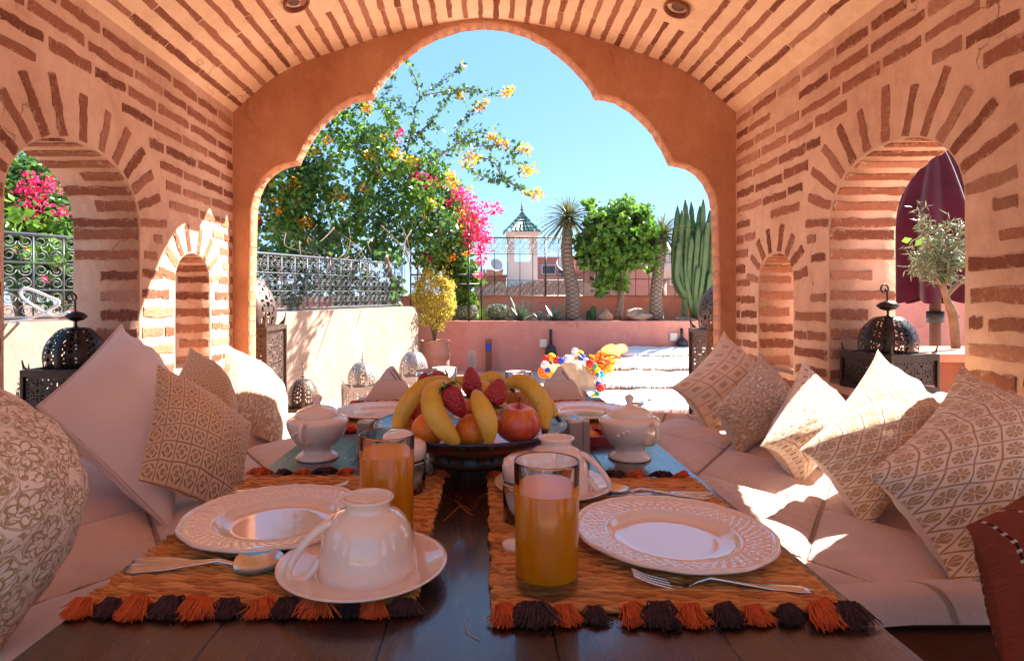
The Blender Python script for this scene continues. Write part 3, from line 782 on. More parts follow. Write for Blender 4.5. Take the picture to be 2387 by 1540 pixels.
# ------------------------------------------------------------------ crockery
def plate_mesh():
    prof = [(.0001,.006),(.060,.006),(.078,.0065),(.083,.009),(.087,.0145)]+[(.089+.042*i/26, .016+.006*i/26) for i in range(27)]+[(.134,.0225),(.137,.0215),(.1365,.019),(.120,.014),(.090,.008),(.078,.001),(.070,.0),(.0001,.001)]
    K = 288
    def fn(r, z, a, i):
        sc = 1+.012*abs(math.cos(a*6))**1.5*(r > .1) - .008*(r > .1)
        if 5 <= i <= 31 and .093 < r < .128:
            t = (r-.093)/.035
            g1 = abs(math.sin(a*27+t*PI*2.0)); g2 = abs(math.sin(a*27-t*PI*2.0))
            rel = -(min(g1, g2)**.5)*.0016
            z += rel
        if .128 <= r < .136: z += .001*math.sin((r-.128)/.008*PI)+.0008*abs(math.sin(a*12))
        return r*sc, z
    return MB().lathe(prof, K, fn=fn).mesh('dish', 'china')
PM = plate_mesh()
def plate(x, y, label, z=0):
    r_ = thing('dinner_plate', label, 'plate', (x, y, ZT+.0042+z), (0,0,random.uniform(0,3)), 'white basketweave dinner plates')
    inst('dish', PM, r_); return r_
plate(.263, .819, 'white basketweave dinner plate on the right, reflecting pale sky')
plate(-.31, .878, 'white basketweave dinner plate on the left behind the upturned cup')
plate(.305, 1.74, 'white basketweave dinner plate at the far right behind the sugar bowl')
plate(-.305, 1.74, 'white basketweave dinner plate at the far left behind the sugar bowl')

def saucer_mesh():
    return MB().lathe([(.0001,.005),(.030,.005),(.034,.0065),(.055,.008),(.080,.012),(.098,.0175),(.103,.019),(.104,.018),(.100,.015),(.080,.008),(.050,.003),(.036,.0),(.0001,.0)], 64).mesh('dish', 'china')
SM = saucer_mesh()
def cup_parts(root, s=1, hang=PI):
    pr = [(.0575,.0),(.0605,.0008),(.0608,.004),(.060,.012),(.0585,.028),(.056,.042),(.052,.055),(.0455,.066),(.036,.0735),(.0285,.0765),(.0265,.079),(.0265,.082),(.029,.0865),(.0318,.090),(.0322,.092),(.0305,.0925),(.028,.090),(.0255,.085),(.0001,.083)]
    MB().lathe(pr, 56).obj('bowl', 'china', root)
    MB().lathe([(.0575,.0),(.056,.02),(.050,.05),(.036,.068),(.0001,.072)], 40).obj('inside', 'china', root)
    c, s_ = math.cos(hang), math.sin(hang)
    path = [(.044,.0665),(.056,.062),(.075,.047),(.091,.026),(.094,.012),(.086,.004),(.074,.006),(.064,.016),(.0585,.026)]
    pts = bez([(c*a, s_*a, b) for a, b in path], 6)
    n = len(pts); mb = MB().tube(pts, [.0042+.0012*abs(math.cos(PI*i/n)) for i in range(n)], 10)
    # flatten handle slightly sideways
    mb.obj('handle', 'china', root)
def cup_set(x, y, hang, label_c, label_s):
    r1 = thing('saucer', label_s, 'saucer', (x, y, ZT+.0042), (0,0,0), 'white saucers'); inst('dish', SM, r1)
    r2 = thing('teacup', label_c, 'cup', (x+.006, y-.002, ZT+.0042+.0055), (0,0,0), 'white upturned teacups'); cup_parts(r2, 1, hang)
cup_set(-.150, .726, math.radians(205), 'white teacup upside down in front at the left of the glasses', 'white saucer under the near left upturned teacup')
cup_set(.122, 1.045, math.radians(-22), 'white teacup upside down behind the right juice glass', 'white saucer behind the right juice glass')

def glass(x, y, z0, r, h, fill, label, group='drinking glasses'):
    root = thing('juice_glass', label, 'glass', (x, y, z0), (0,0,0), group)
    t = .0016; b = .018
    MB().lathe([(.0001,.0),(r*.90,.0),(r*.945,.003),(r*.955,.02),(r,h-.002),(r+.0003,h),(r-t*.4,h+.0006),(r-t,h-.001),(r*.955-t,b+.004),(r*.9-t,b),(.0001,b)], 64).obj('tumbler', 'glass', root)
    if fill:
        rb = r*.955-t*.45; tp = rb+(r-rb-t*.45)*(fill-b)/(h-b)
        MB().lathe([(.0001,b+.0004),(rb*.93,b+.0004),(rb-.0004,b+.005),(tp-.0004,fill-.0005),(tp-.0006,fill),(.0001,fill)], 64).obj('orange_juice', 'juice', root, auto=50)
    return root
glass(.0735, .690, ZT+.0042, .0385, .151, .117, 'tall glass of orange juice nearest the camera on the right placemat')
glass(-.137, .822, ZT+.0042, .0385, .153, .125, 'tall glass of orange juice behind the near upturned teacup')
glass(.094, 1.62, ZT+.0, .038, .152, .10, 'far glass of orange juice behind the fruit on the right')
glass(-.118, 1.72, ZT+.0, .038, .152, 0, 'empty glass behind the strawberry at the left of the fruit')

def jar(x, y, s, label):
    root = thing('glass_jar', label, 'jar', (x, y, ZT+.0042), (0,0,0), 'small clip-top jars', s)
    MB().lathe([(.0001,0),(.034,0),(.038,.004),(.0385,.05),(.036,.056),(.034,.060),(.032,.060),(.034,.055),(.0362,.048),(.0355,.006),(.0001,.004)], 40).obj('jar_body', 'glass', root)
    MB().lathe([(.0001,.0045),(.034,.0065),(.0350,.034),(.0001,.036)], 32).obj('preserve', M['cream_paint'] if s > 1 else 'grey_cer', root)
    MB().lathe([(.034,.060),(.039,.062),(.0395,.080),(.037,.088),(.028,.093),(.0001,.095)], 40).obj('lid', 'china', root)
    w_ = []
    for i in range(25):
        a = 2*PI*i/24; w_.append((.0392*math.cos(a), .0392*math.sin(a), .056))
    MB().tube(w_, .0011, 5, False).obj('wire_ring', 'steel', root)
    MB().tube(bez([(-.014,-.0385,.056),(-.015,-.044,.045),(-.008,-.046,.036),(.006,-.046,.036),(.014,-.044,.045),(.014,-.0385,.056)], 5), .0012, 5).obj('clip', 'steel', root)
jar(.070, .905, 1.08, 'clip-top glass jar with white lid behind the right juice glass')
jar(-.143, 1.045, 1.0, 'clip-top glass jar with white lid behind the left juice glass')
# white lid lying by the jar
r_ = thing('jar_stopper', 'small white stopper lying left of the right juice glass', 'stopper', (.042, .800, ZT+.0042)); MB().lathe([(.0001,0),(.014,0),(.018,.004),(.018,.009),(.012,.013),(.0001,.014)], 24).obj('disc', 'china', r_)

def sugar_bowl(x, y, hang, label):
    root = thing('sugar_bowl', label, 'sugar bowl', (x, y, ZT), (0,0,0), 'white lidded sugar bowls')
    MB().lathe([(.0001,.002),(.040,.002),(.0455,.0),(.0465,.003),(.043,.009),(.034,.015),(.031,.019),(.034,.025),(.047,.036),(.057,.050),(.064,.067),(.0665,.080),(.0655,.085),(.058,.090),(.050,.093),(.047,.094)], 56).obj('bowl', 'china', root)
    MB().lathe([(.0485,.094),(.0475,.098),(.043,.104),(.034,.110),(.022,.114),(.010,.116),(.006,.119)], 48).obj('lid', 'china', root)
    MB().lathe([(.006,.118),(.0065,.121),(.010,.131),(.0105,.134),(.006,.138),(.0025,.140),(.0001,.1405)], 20).obj('knob', 'china', root)
    for s in (0, PI):
        c, s_ = math.cos(hang+s), math.sin(hang+s)
        p = bez([(c*a, s_*a, b) for a, b in ((.062,.082),(.076,.088),(.084,.078),(.082,.060),(.070,.046),(.052,.040))], 5)
        MB().tube(p, [.0048]*len(p), 8).obj('handle', 'china', root)
    # faint raised sprig
    for dx in (-.02, .0, .018):
        a = -PI/2-.45+dx*8; rr_ = .0645
        MB().ball((rr_*math.cos(a), rr_*math.sin(a), .066+dx*.3), .0042, 8, .7).obj('sprig', 'china', root)
sugar_bowl(.320, 1.29, math.radians(-62), 'white lidded sugar bowl on the right side of the table')
sugar_bowl(-.368, 1.29, math.radians(-98), 'white lidded sugar bowl on the left side of the table')

def shaker(x, y, w_, d_, h, rz, label):
    root = thing('shaker', label, 'shaker', (x, y, ZT), (0,0,rz), 'taupe ceramic shakers'); e = .003
    pts = [(-w_/2+e,-d_/2,0),(w_/2-e,-d_/2,0),(w_/2,-d_/2+e,0),(w_/2,d_/2-e,0),(w_/2-e,d_/2,0),(-w_/2+e,d_/2,0),(-w_/2,d_/2-e,0),(-w_/2,-d_/2+e,0)]
    MB().prism(pts, (0,0,h-.004)).obj('body', 'grey_cer', root, False)
    MB().prism([(p[0]*.93, p[1]*.93, h-.004) for p in pts], (0,0,.004)).obj('cap', 'china', root, False)
shaker(.197, 1.30, .034, .034, .082, .25, 'tall square taupe shaker left of the right sugar bowl')
shaker(.222, 1.315, .018, .040, .082, .25, 'narrow taupe shaker behind the square one at the right')
shaker(-.268, 1.33, .034, .034, .074, -.3, 'square taupe shaker right of the left sugar bowl')

def napkins(x, y, rz, label, label2):
    root = thing('napkin_holder', label, 'napkin holder', (x, y, ZT), (0,0,rz), 'white napkin holders')
    def dome(yy, name):
        pts = []
        for i in range(25):
            a = PI*i/24; sc = 1+.05*math.cos(a*6)
            pts.append((.078*math.cos(a)*sc, yy, .006+.076*math.sin(a)*sc))
        MB().prism(pts, (0,.005,0)).obj(name, 'china', root, True, auto=40)
    dome(-.028, 'front_plate'); dome(.023, 'back_plate')
    MB().lathe([(.0001,0),(.084,0),(.086,.003),(.084,.007),(.0001,.007)], 40, fn=lambda r, z, a, i: (r*(1 if abs(math.sin(a)) < .42 else .42/abs(math.sin(a))), z)).obj('base', 'china', root)
    n2 = thing('napkins', label2, 'napkins', (x, y, ZT+.007), (0,0,rz), 'folded paper napkins')
    for k in range(7):
        yy = -.020+.0055*k; sh = random.uniform(-.006,.006); hgt = .118-abs(k-1)*.006
        MB().prism([(-.085+sh,yy,.001),(.085+sh,yy,.001),(.006+sh,yy,hgt),(-.006+sh,yy,hgt)], (0,.0042,0)).obj('napkin', 'paper', n2, False)
        if k < 2:
            MB().prism([(.070+sh,yy-.0005,.012),(.074+sh,yy-.0005,.010),(.006+sh,yy-.0005,hgt-.010),(.002+sh,yy-.0005,hgt-.010)], (0,.0003,0)).obj('trim', 'plum', n2, False)
napkins(.262, 2.02, -.12, 'white scalloped napkin holder at the far right in front of the basket', 'white napkins with plum trim in the far right holder')
napkins(-.325, 2.02, .12, 'white scalloped napkin holder at the far left below the lanterns', 'white napkins with plum trim in the far left holder')

# cutlery ------------------------------------------------------
def strip(path, wid, thk, k=8):
    """flat bar lofted along x: path of (x, z), half widths, thicknesses"""
    mb = MB(); n0 = 0
    for (x, z), w_, t in zip(path, wid, thk):
        for j in range(k):
            a = 2*PI*j/k; mb.v.append((x, w_*math.cos(a), z+t*math.sin(a)))
    for i in range(len(path)-1):
        for j in range(k):
            a = i*k+j; b = i*k+(j+1) % k; mb.f.append((a, b, b+k, a+k))
    mb.f.append(tuple(reversed(range(k)))); mb.f.append(tuple((len(path)-1)*k+j for j in range(k)))
    return mb
def cutlery(kind, x, y, rz, label, L=.2, z=.0045, tilt=0):
    root = thing(kind, label, kind.replace('_', ' '), (x, y, ZT+z), (tilt,0,rz), 'steel cutlery')
    if kind == 'knife':
        strip([(0,.004),(.01,.004),(.06,.004),(.10,.004)], [.006,.009,.009,.007], [.003,.004,.004,.003]).obj('handle', 'steel', root)
        strip([(.10,.004),(.11,.004),(.17,.004),(.20,.004)], [.006,.010,.010,.003], [.002,.001,.001,.0006]).obj('blade', 'steel', root)
        return
    zz = [(0,.003),(.01,.0035),(.05,.005),(.09,.010),(.115,.013),(.130,.008),(.140,.003)]
    strip(zz, [.005,.0095,.0075,.0045,.003,.003,.005], [.0012,.0016,.0015,.0018,.002,.0018,.0012]).obj('handle', 'steel', root)
    if kind == 'spoon':
        def fn(u, v):
            a = v*2*PI; r = u
            return (.165+.031*r*math.cos(a), .0225*r*math.sin(a)*(1-.18*math.cos(a)), .0015+.011*(r**2.2)+.0)
        MB().grid(10, 32, fn).obj('bowl', 'steel', root)
    else:
        strip([(.138,.003),(.150,.001),(.162,.003)], [.005,.0115,.0125], [.0012,.001,.001]).obj('palm', 'steel', root)
        for k in range(4):
            yy = -.0102+.0068*k
            MB().tube(bez([(.160,yy,.003),(.175,yy,.006),(.19,yy*.95,.010),(.205,yy*.92,.016)], 4), [.0016]*8+[.0015]*4+[.0007], 6).obj('tine', 'steel', root)
def on_table(x, y, z=.34): Y = z*F/(y-CY); return ((x-CX)/F*Y, Y)
def lay(kind, p0, p1, label, z=.0045):
    a = on_table(*p0); b = on_table(*p1); cutlery(kind, a[0], a[1], math.atan2(b[1]-a[1], b[0]-a[0]), label, z=z+(.004 if kind == 'spoon' and b[0] > a[0] else 0), tilt=.38 if kind == 'spoon' and b[0] > a[0] else 0)
    return math.dist(a, b)
lay('fork', (1893,1390), (1460,1372), 'steel fork lying below the right dinner plate')
lay('spoon', (292,1345), (575,1338), 'steel spoon lying below the left dinner plate')
lay('knife', (312,1322), (560,1322), 'steel knife just behind the spoon on the left placemat')
lay('spoon', (1655,1170), (1435,1158), 'teaspoon beyond the right dinner plate near the cup')
lay('knife', (1660,1162), (1500,1162), 'steel knife beyond the right dinner plate')
lay('fork', (540,1155), (760,1150), 'steel fork beyond the left dinner plate')
lay('spoon', (1520,935), (1470,960), 'teaspoon on the far right mat beside the plate')
lay('knife', (760,985), (850,925), 'steel knife slanting on the far left mat')

# ------------------------------------------------------------------ fruit bowl
BX, BY = -.029, 1.285
bowl = thing('fruit_bowl', 'large brown glazed pedestal bowl with dark blue rim full of fruit', 'bowl', (BX, BY, ZT))
MB().lathe([(.0001,.0),(.088,.0),(.094,.003),(.092,.012),(.086,.020),(.098,.028),(.130,.036),(.165,.048),(.190,.062),(.205,.074)], 72).obj('body', 'bowl', bowl)
MB().lathe([(.205,.073),(.2095,.0755),(.211,.079),(.207,.081),(.203,.078)], 72).obj('rim', 'rimblue', bowl)
MB().lathe([(.203,.078),(.190,.066),(.160,.052),(.10,.044),(.0001,.042)], 72).obj('inside', 'bowl_in', bowl)
for k in range(18):
    a = 2*PI*k/18
    o = MB().box((-.003,-.002,-.004),(.003,.002,.004)).obj('notch', 'rimblue', bowl, False)
    o.location = (.093*math.cos(a), .093*math.sin(a), .016); o.rotation_euler = (0,0,a+PI/2)

def fruit(name, label, p, r, prof, mat, stem=None, rot=(0,0,0), grp=None, kind=None):
    root = thing(name, label, kind or name, p, rot, grp)
    MB().lathe([(a*r, b*r) for a, b in prof], 40).obj('skin', mat, root)
    if stem:
        MB().tube([(0,0,r*.62),(.001,0,r*.85),(.004,.001,r*1.12)], [.0014,.0012,.0018], 6).obj('stalk', 'banana_tip', root)
    return root
SPH = [(max(1e-4, math.sin(PI*i/20)), -.94*math.cos(PI*i/20)) for i in range(21)]
APP = []
for i in range(29):
    t = PI*i/28; rr_ = math.sin(t)*(1+.10*math.cos(t)*-1*-1); zz = -math.cos(t)*.88
    if t > PI*.70: zz -= .40*((t-PI*.70)/(PI*.30))**2.2
    APP.append((max(1e-4, rr_), zz))
pf = lambda x, y, Y: at(x, y, Y)
fruit('orange', 'orange fruit at the front left of the bowl beneath the left bananas', pf(1000,1000,1.135), .034, SPH, 'orange', grp='oranges in the bowl')
fruit('orange', 'orange fruit between the two front bananas', pf(1101,1003,1.135), .034, SPH, 'orange', grp='oranges in the bowl')
fruit('orange', 'orange fruit hidden behind the left front orange', pf(955,985,1.26), .035, SPH, 'orange', grp='oranges in the bowl')
fruit('apple', 'big red and yellow apple at the right of the bowl', pf(1207,983,1.145), .0445, APP, 'apple', True, (.15,-.12,.9), grp='apples in the bowl')
fruit('apple', 'red apple tucked behind the left orange', pf(990,965,1.26), .038, APP, 'apple', True, (.3,.2,2), grp='apples in the bowl')
fruit('apple', 'red apple hidden in the middle of the fruit pile', pf(1120,955,1.32), .042, APP, 'apple', False, (.3,.2,1), grp='apples in the bowl')

def banana(label, pts, r=.0175, tip=1):
    P = bez([at(*p) for p in pts], 7); n = len(P); cen = P[n//2]
    root = thing('banana', label, 'banana', cen, (0,0,0), 'bananas in the bowl')
    rad = []
    for i in range(n):
        t = i/(n-1); k = min(1, (math.sin(PI*min(max(t, .0), 1))**.42)*1.02) if 0 < t < 1 else .15
        rad.append(r*max(.30, k))
    mb = MB(); pv = None; K = 20
    for i, p in enumerate(P):
        d = (P[min(i+1,n-1)]-P[max(i-1,0)]).normalized()
        u = (pv-d*pv.dot(d)).normalized() if pv else d.orthogonal().normalized(); pv = u; v = d.cross(u)
        for j in range(K):
            a = 2*PI*j/K; e = 1+.045*math.cos(5*a)
            mb.v.append(tuple(p-cen+(u*math.cos(a)+v*math.sin(a))*rad[i]*e))
    for i in range(n-1):
        for j in range(K): a = i*K+j; b = i*K+(j+1) % K; mb.f.append((a,b,b+K,a+K))
    mb.f.append(tuple(reversed(range(K)))); mb.f.append(tuple((n-1)*K+j for j in range(K)))
    mb.obj('skin', 'banana', root)
    e0 = P[-1]-cen if tip > 0 else P[0]-cen; d = (P[-1]-P[-3]).normalized() if tip > 0 else (P[0]-P[2]).normalized()
    MB().tube([e0-d*.003, e0+d*.006, e0+d*.012], [r*.36, r*.26, r*.28], 8).obj('tip', 'banana_tip', root)
banana('banana curving over the left front orange, in front', [(1040,892,1.17),(1012,912,1.13),(1010,955,1.10),(1035,1000,1.085),(1070,1036,1.085)], .0215)
banana('short straight banana in front at the middle of the bowl', [(1108,912,1.13),(1120,945,1.10),(1136,985,1.085),(1142,1034,1.085)], .0200, 1)
banana('long banana arching along the left back of the pile', [(1075,908,1.25),(1035,893,1.25),(985,905,1.23),(948,945,1.21),(930,985,1.20),(925,1012,1.16)], .0185)
banana('long banana arching over the right behind the apple', [(1175,893,1.28),(1215,890,1.26),(1248,915,1.24),(1268,955,1.22),(1270,1005,1.18)], .0205)
banana('rightmost banana with a dark tip hanging over the rim', [(1235,900,1.32),(1262,925,1.31),(1282,950,1.29),(1298,972,1.27)], .0155)
banana('banana lying across the back behind the strawberries', [(1060,880,1.38),(1105,895,1.38),(1150,880,1.38),(1190,905,1.38)], .017)
banana('banana half hidden behind the middle strawberry', [(1205,1000,1.18),(1160,940,1.27),(1130,905,1.29),(1090,905,1.30)], .016)

def strawberry(label, p, L, r, direction, leafside=True):
    d = Vector(direction).normalized(); rot = d.to_track_quat('Z', 'Y').to_euler()
    root = thing('strawberry', label, 'strawberry', p, rot, 'strawberries on the fruit')
    pr = [(1e-4,0),(.45,.02),(.80,.10),(.98,.25),(1,.38),(.90,.55),(.70,.75),(.42,.90),(.2,.975),(1e-4,1)]
    pb = bez([(a, b, 0) for a, b in pr], 3)
    MB().lathe([(max(1e-4, v.x)*r, v.y*L) for v in pb], 28, fn=lambda rr_, z, a, i: (rr_*(1+.05*math.cos(2*a+1)), z)).obj('flesh', 'straw_b', root)
    mb = MB()
    for k in range(9):
        a = 2*PI*k/9; c, s = math.cos(a), math.sin(a)
        mb.prism([(c*.003-s*.003, s*.003+c*.003, -.001),(c*r*.6-s*.005, s*r*.6+c*.005, -.004),(c*r*1.1, s*r*1.1, .002+.004*(k%2)),(c*r*.6+s*.005, s*r*.6-c*.005, -.004)], (0,0,.001))
    mb.tube([(0,0,0),(0,0,-.012)], .0015, 5)
    mb.obj('calyx', 'leaf_l', root, False)
    return root
strawberry('tall pointed strawberry standing at the top of the pile', at(1103,922,1.19), .060, .0215, (-.10,-.05,1))
strawberry('strawberry with green leaves leaning between the middle banana and apple', at(1148,943,1.13), .054, .0225, (.32,.02,1))
strawberry('strawberry lying point down between the two left bananas', at(1040,902,1.12), .066, .0225, (.62,-.25,-1))
strawberry('large strawberry at the back left of the fruit pile', at(1042,885,1.42), .058, .026, (-1,-.15,-.12))
strawberry('small strawberry behind the left arching banana', at(985,893,1.40), .028, .014, (.3,0,1))

for k, (pp_, lb) in enumerate((([(1035,1215),(1075,1180),(1100,1190),(1118,1160),(1140,1150)], 'loose straw thread on the dark table between the two near mats'), ([(1060,1165),(1090,1195),(1105,1200)], 'short curled straw thread beside the longer one'), ([(1082,1445),(1086,1470),(1100,1482),(1118,1492)], 'thin brown thread below the left mat tassels'))):
    P_ = [Vector(on_table(*p)+(ZT+.0012,)) for p in pp_]; r_ = thing('loose_thread', lb, 'thread', P_[0])
    MB().tube([p-P_[0] for p in bez(P_, 6)], .00035, 4).obj('strand', 'straw', r_)
# small odds and ends on the table
r_ = thing('silver_dish', 'small round silver dish of wrapped sweets right of the fruit bowl', 'dish', (.185, 1.50, ZT))
MB().lathe([(.0001,.002),(.035,.002),(.05,.012),(.066,.040),(.069,.044),(.067,.045),(.05,.02),(.03,.008),(.0001,.007)], 40).obj('dish', 'steel', r_)
for k, (cn, cm_) in enumerate((('white', 'pom_white'), ('blue', 'pom_blue'), ('cream', 'cream_paint'), ('pink', 'towel_or'), ('green', 'pom_green'))):
    a = k*1.25; q_ = random.uniform(0, .045)
    s = thing('sweet', 'sweet in %s wrapper lying in the small silver dish' % cn.replace('pink', 'orange'), 'sweet', (.185+q_*math.cos(a), 1.50+q_*math.sin(a), ZT+.024+random.uniform(0,.014)), (random.uniform(0,3),0,a), 'wrapped sweets in the silver dish')
    MB().lathe([(.009,-.014),(.003,-.008),(.008,-.004),(.008,.004),(.003,.008),(.009,.014)], 8).obj('wrapper', cm_, s)
r_ = thing('red_dish', 'square red dish left of the right sugar bowl', 'dish', (.262, 1.44, ZT), (0,0,.3))
mb = MB()
for a, b in (((-.045,-.045,0),(.045,-.041,.022)),((-.045,.041,0),(.045,.045,.022)),((-.045,-.041,0),(-.041,.041,.022)),((.041,-.041,0),(.045,.041,.022)),((-.041,-.041,0),(.041,.041,.003))): mb.box(a, b)
mb.obj('dish', 'red_glaze', r_, False)
s = thing('bread_slice', 'thin slice of flat bread sticking out of the red dish', 'bread', (.250, 1.455, ZT+.022), (.5,.35,.6))
MB().prism([(-.06,-.018,0),(.05,-.022,0),(.06,.0,0),(.045,.02,0),(-.055,.016,0)], (0,0,.004)).obj('slice', 'straw', s, False)
r_ = thing('pestle', 'cream turned wooden pestle standing behind the fruit', 'pestle', (-.035, 1.66, ZT))
MB().lathe([(.0001,0),(.02,0),(.022,.01),(.016,.04),(.011,.08),(.009,.12),(.0095,.15),(.0125,.175),(.0135,.19),(.011,.202),(.005,.207),(.0001,.208)], 24).obj('shaft', 'cream_paint', r_)
r_ = thing('storage_jar', 'small glass storage jar behind the left bananas', 'jar', (-.165, 1.68, ZT))
MB().lathe([(.0001,0),(.032,0),(.034,.004),(.034,.12),(.030,.13),(.030,.134),(.028,.134),(.028,.13),(.032,.118),(.032,.006),(.0001,.004)], 32).obj('jar_body', 'glass', r_)
MB().lathe([(.0315,.134),(.034,.136),(.034,.146),(.030,.150),(.0001,.151)], 32).obj('lid', 'glass', r_)

# ------------------------------------------------------------------ lanterns
def holes_pat(seed, nu, nv, dens=.5):
    """pierced pattern: rosettes tiled over the panel with a dotted border"""
    sset = set(); C = 11
    for j in range(1, nv-1):
        for i in range(1, nu-1):
            if i in (2, nu-3) and j % 3 == 1 or j in (2, nv-3) and i % 3 == 1: sset.add((i, j)); continue
            if i < 4 or i > nu-5 or j < 4 or j > nv-5: continue
            dx = (i-nu//2+C//2) % C-C//2; dy = (j-nv//2+C//2) % C-C//2; ax, ay = abs(dx), abs(dy)
            if (ay == 0 and ax in (2, 3, 4)) or (ax == 0 and ay in (2, 3, 4)) or (ax == ay and ax in (2, 3)) or (ax == 5 and ay == 5) or (ax == 0 and ay == 0): sset.add((i, j))
    return sset
def lantern(name, label, cat, loc, w_, bh, dh, mat, finial, rz=0, group=None, n=36, domemat=None, ears=True):
    root = thing(name, label, cat, loc, (0,0,rz), group)
    h = w_/2; hv = max(10, int(n*bh/w_))
    S = holes_pat(1, n, hv)
    me = MB().grid(n, hv, lambda u, v: ((u-.5)*w_*.97, 0, .02+v*(bh-.03)), lambda i, j: (i, j) in S).mesh('side_panel', mat, False)
    for k in range(4):
        a = k*PI/2
        p = inst('side_panel', me, root); p.rotation_euler = (0,0,a); p.location = (h*.97*math.sin(a), -h*.97*math.cos(a), 0)
    for sx in (-1, 1):
        for sy in (-1, 1):
            MB().box((sx*h-.006*h/.13, sy*h-.006*h/.13, 0), (sx*h+.006*h/.13, sy*h+.006*h/.13, bh)).obj('corner_post', mat, root, False)
            if ears:
                s = w_*.11
                MB().prism([(sx*h-s*.9*sx, sy*h, bh+.012),(sx*h, sy*h, bh+.012),(sx*(h+.012*w_), sy*h*1.02, bh+s*1.9),(sx*h-s*.28*sx, sy*h*1.01, bh+s*.9)], (0,-sy*.004,0)).obj('spike', mat, root, False)
                MB().prism([(sx*h, sy*h-s*.9*sy, bh+.012),(sx*h, sy*h, bh+.012),(sx*(h+.006*w_), sy*(h+.012*w_), bh+s*1.9),(sx*h*1.01, sy*h-s*.28*sy, bh+s*.9)], (-sx*.004,0,0)).obj('spike', mat, root, False)
    f = h*1.05
    mb = MB().box((-f,-f,0),(f,f,.014)); mb.obj('base', mat, root, False)
    mb = MB()
    for a, b in (((-f,-f,bh-.010),(f,-f+.018,bh+.010)),((-f,f-.018,bh-.010),(f,f,bh+.010)),((-f,-f+.018,bh-.010),(-f+.018,f-.018,bh+.010)),((f-.018,-f+.018,bh-.010),(f,f-.018,bh+.010))): mb.box(a, b)
    mb.obj('cornice', mat, root, False)
    # octagonal pierced dome
    R = h*(.97 if w_ > .3 else .88); K = 96; nr = 30
    pr = []
    for i in range(nr+1):
        t = i/nr; pr.append((R*(1.0+.10*math.sin(PI*min(1, t*1.6)))*math.cos(t*PI/2*.96)**.62, bh+.008+dh*math.sin(t*PI/2)**1.05))
    def sk(i, j):
        m8 = j % 12
        if m8 in (0, 11, 1, 10) or i > nr-4 or i < 1: return False
        dx = abs(m8-5.5); dy = i % 7-3
        if i < 3: return m8 % 2 == 0
        return (dx < 1 and abs(dy) in (1, 2)) or (abs(dy) == 0 and 2 < dx < 4) or (abs(dy) == 2 and 2 < dx < 3) or (abs(dy) == 3 and dx > 3)
    def fn(r, z, a, i):
        sg_ = (a*8/(2*PI)) % 1; return (r*(1-.035*abs(math.sin(PI*sg_))), z)
    MB().lathe(pr, K, fn=fn, skip=sk).obj('dome', domemat or mat, root, True, auto=30)
    top = bh+.008+dh; q_ = w_/.26
    MB().lathe([(.0001,top+.004),(.030*q_,top-.002),(.034*q_,top-.006),(.01*q_,top-.008)], 20).obj('dome_cap', mat, root)
    if finial == 'curl':
        MB().tube([(0,0,top),(0,0,top+.035*q_)], .005*q_, 8).obj('stem', mat, root)
        MB().lathe([(.004,0),(.020,.005),(.031,.015),(.031,.018),(.020,.028),(.005,.033)], 24, (0,0,top+.024*q_)).obj('disc', mat, root)
        pts = []
        for i in range(40):
            t = i/39
            if t < .35: pts.append((-.004*math.sin(t*6)*q_, 0, top+(.055+.19*t)*q_))
            else:
                s = (t-.35)/.65; a = -.2+s*PI*2.35; rr_ = .026*(1-s*.72)*q_
                pts.append((-.026*q_+rr_*math.cos(a)*1.0+.003*q_, 0, top+.125*q_+rr_*math.sin(a)))
        MB().tube(pts, [.0042*q_]*30+[.0042*q_*(1-.5*i/9) for i in range(10)], 7).obj('curl', mat, root)
    else:
        mb = MB().tube([(0,0,top),(0,0,top+.12*q_)], .003*q_, 6)
        for zz, rr_ in ((.02,.016),(.045,.012),(.066,.008)): mb.ball((0,0,top+zz*q_), rr_*q_, 12, .55)
        mb.obj('finial', mat, root)
        pts = [(.010*q_*math.cos(a)*(1-a/9), 0, top+.12*q_+.010*q_*math.sin(a)) for a in [i*.4 for i in range(14)]]
        MB().tube(pts, .002*q_, 5).obj('hook', mat, root)
    return root
lantern('metal_lantern', 'dark domed pierced lantern in the left window behind the plain cushion', 'lantern', (-1.285, 1.84, .512), .19, .15, .125, 'dome_iron', 'curl', .05, 'dark lanterns on the sills')
lantern('metal_lantern', 'dark domed pierced lantern in the right window with a tilted hook', 'lantern', (1.270, 1.84, .602), .175, .105, .115, 'dome_iron', 'curl', .25, 'dark lanterns on the sills')
lantern('tall_lantern', 'tall rusty pierced lantern half hidden by the left side of the arch', 'lantern', (-1.30, 3.10, 0), .38, .74, .27, 'rust_iron', 'balls', .08, 'tall floor lanterns', 46)
lantern('tall_lantern', 'tall rusty pierced lantern half hidden by the right side of the arch', 'lantern', (1.34, 3.15, 0), .36, .72, .27, 'rust_iron', 'balls', -.1, 'tall floor lanterns', 46)
lantern('tin_lantern', 'small pierced lantern right beside the tall rusty left one', 'lantern', (-1.06, 3.42, 0), .19, .26, .16, 'rust_iron', 'balls', .3, 'small floor lanterns', 34)
lantern('tin_lantern', 'silvery pierced dome lantern standing left by the pale wall', 'lantern', (-.895, 4.30, 0), .24, .26, .17, 'tin', 'balls', .5, 'small floor lanterns', 34)
lantern('tin_lantern', 'silvery pierced dome lantern just left of the big pot', 'lantern', (-.605, 5.00, 0), .27, .25, .20, 'tin', 'balls', .4, 'small floor lanterns', 34)

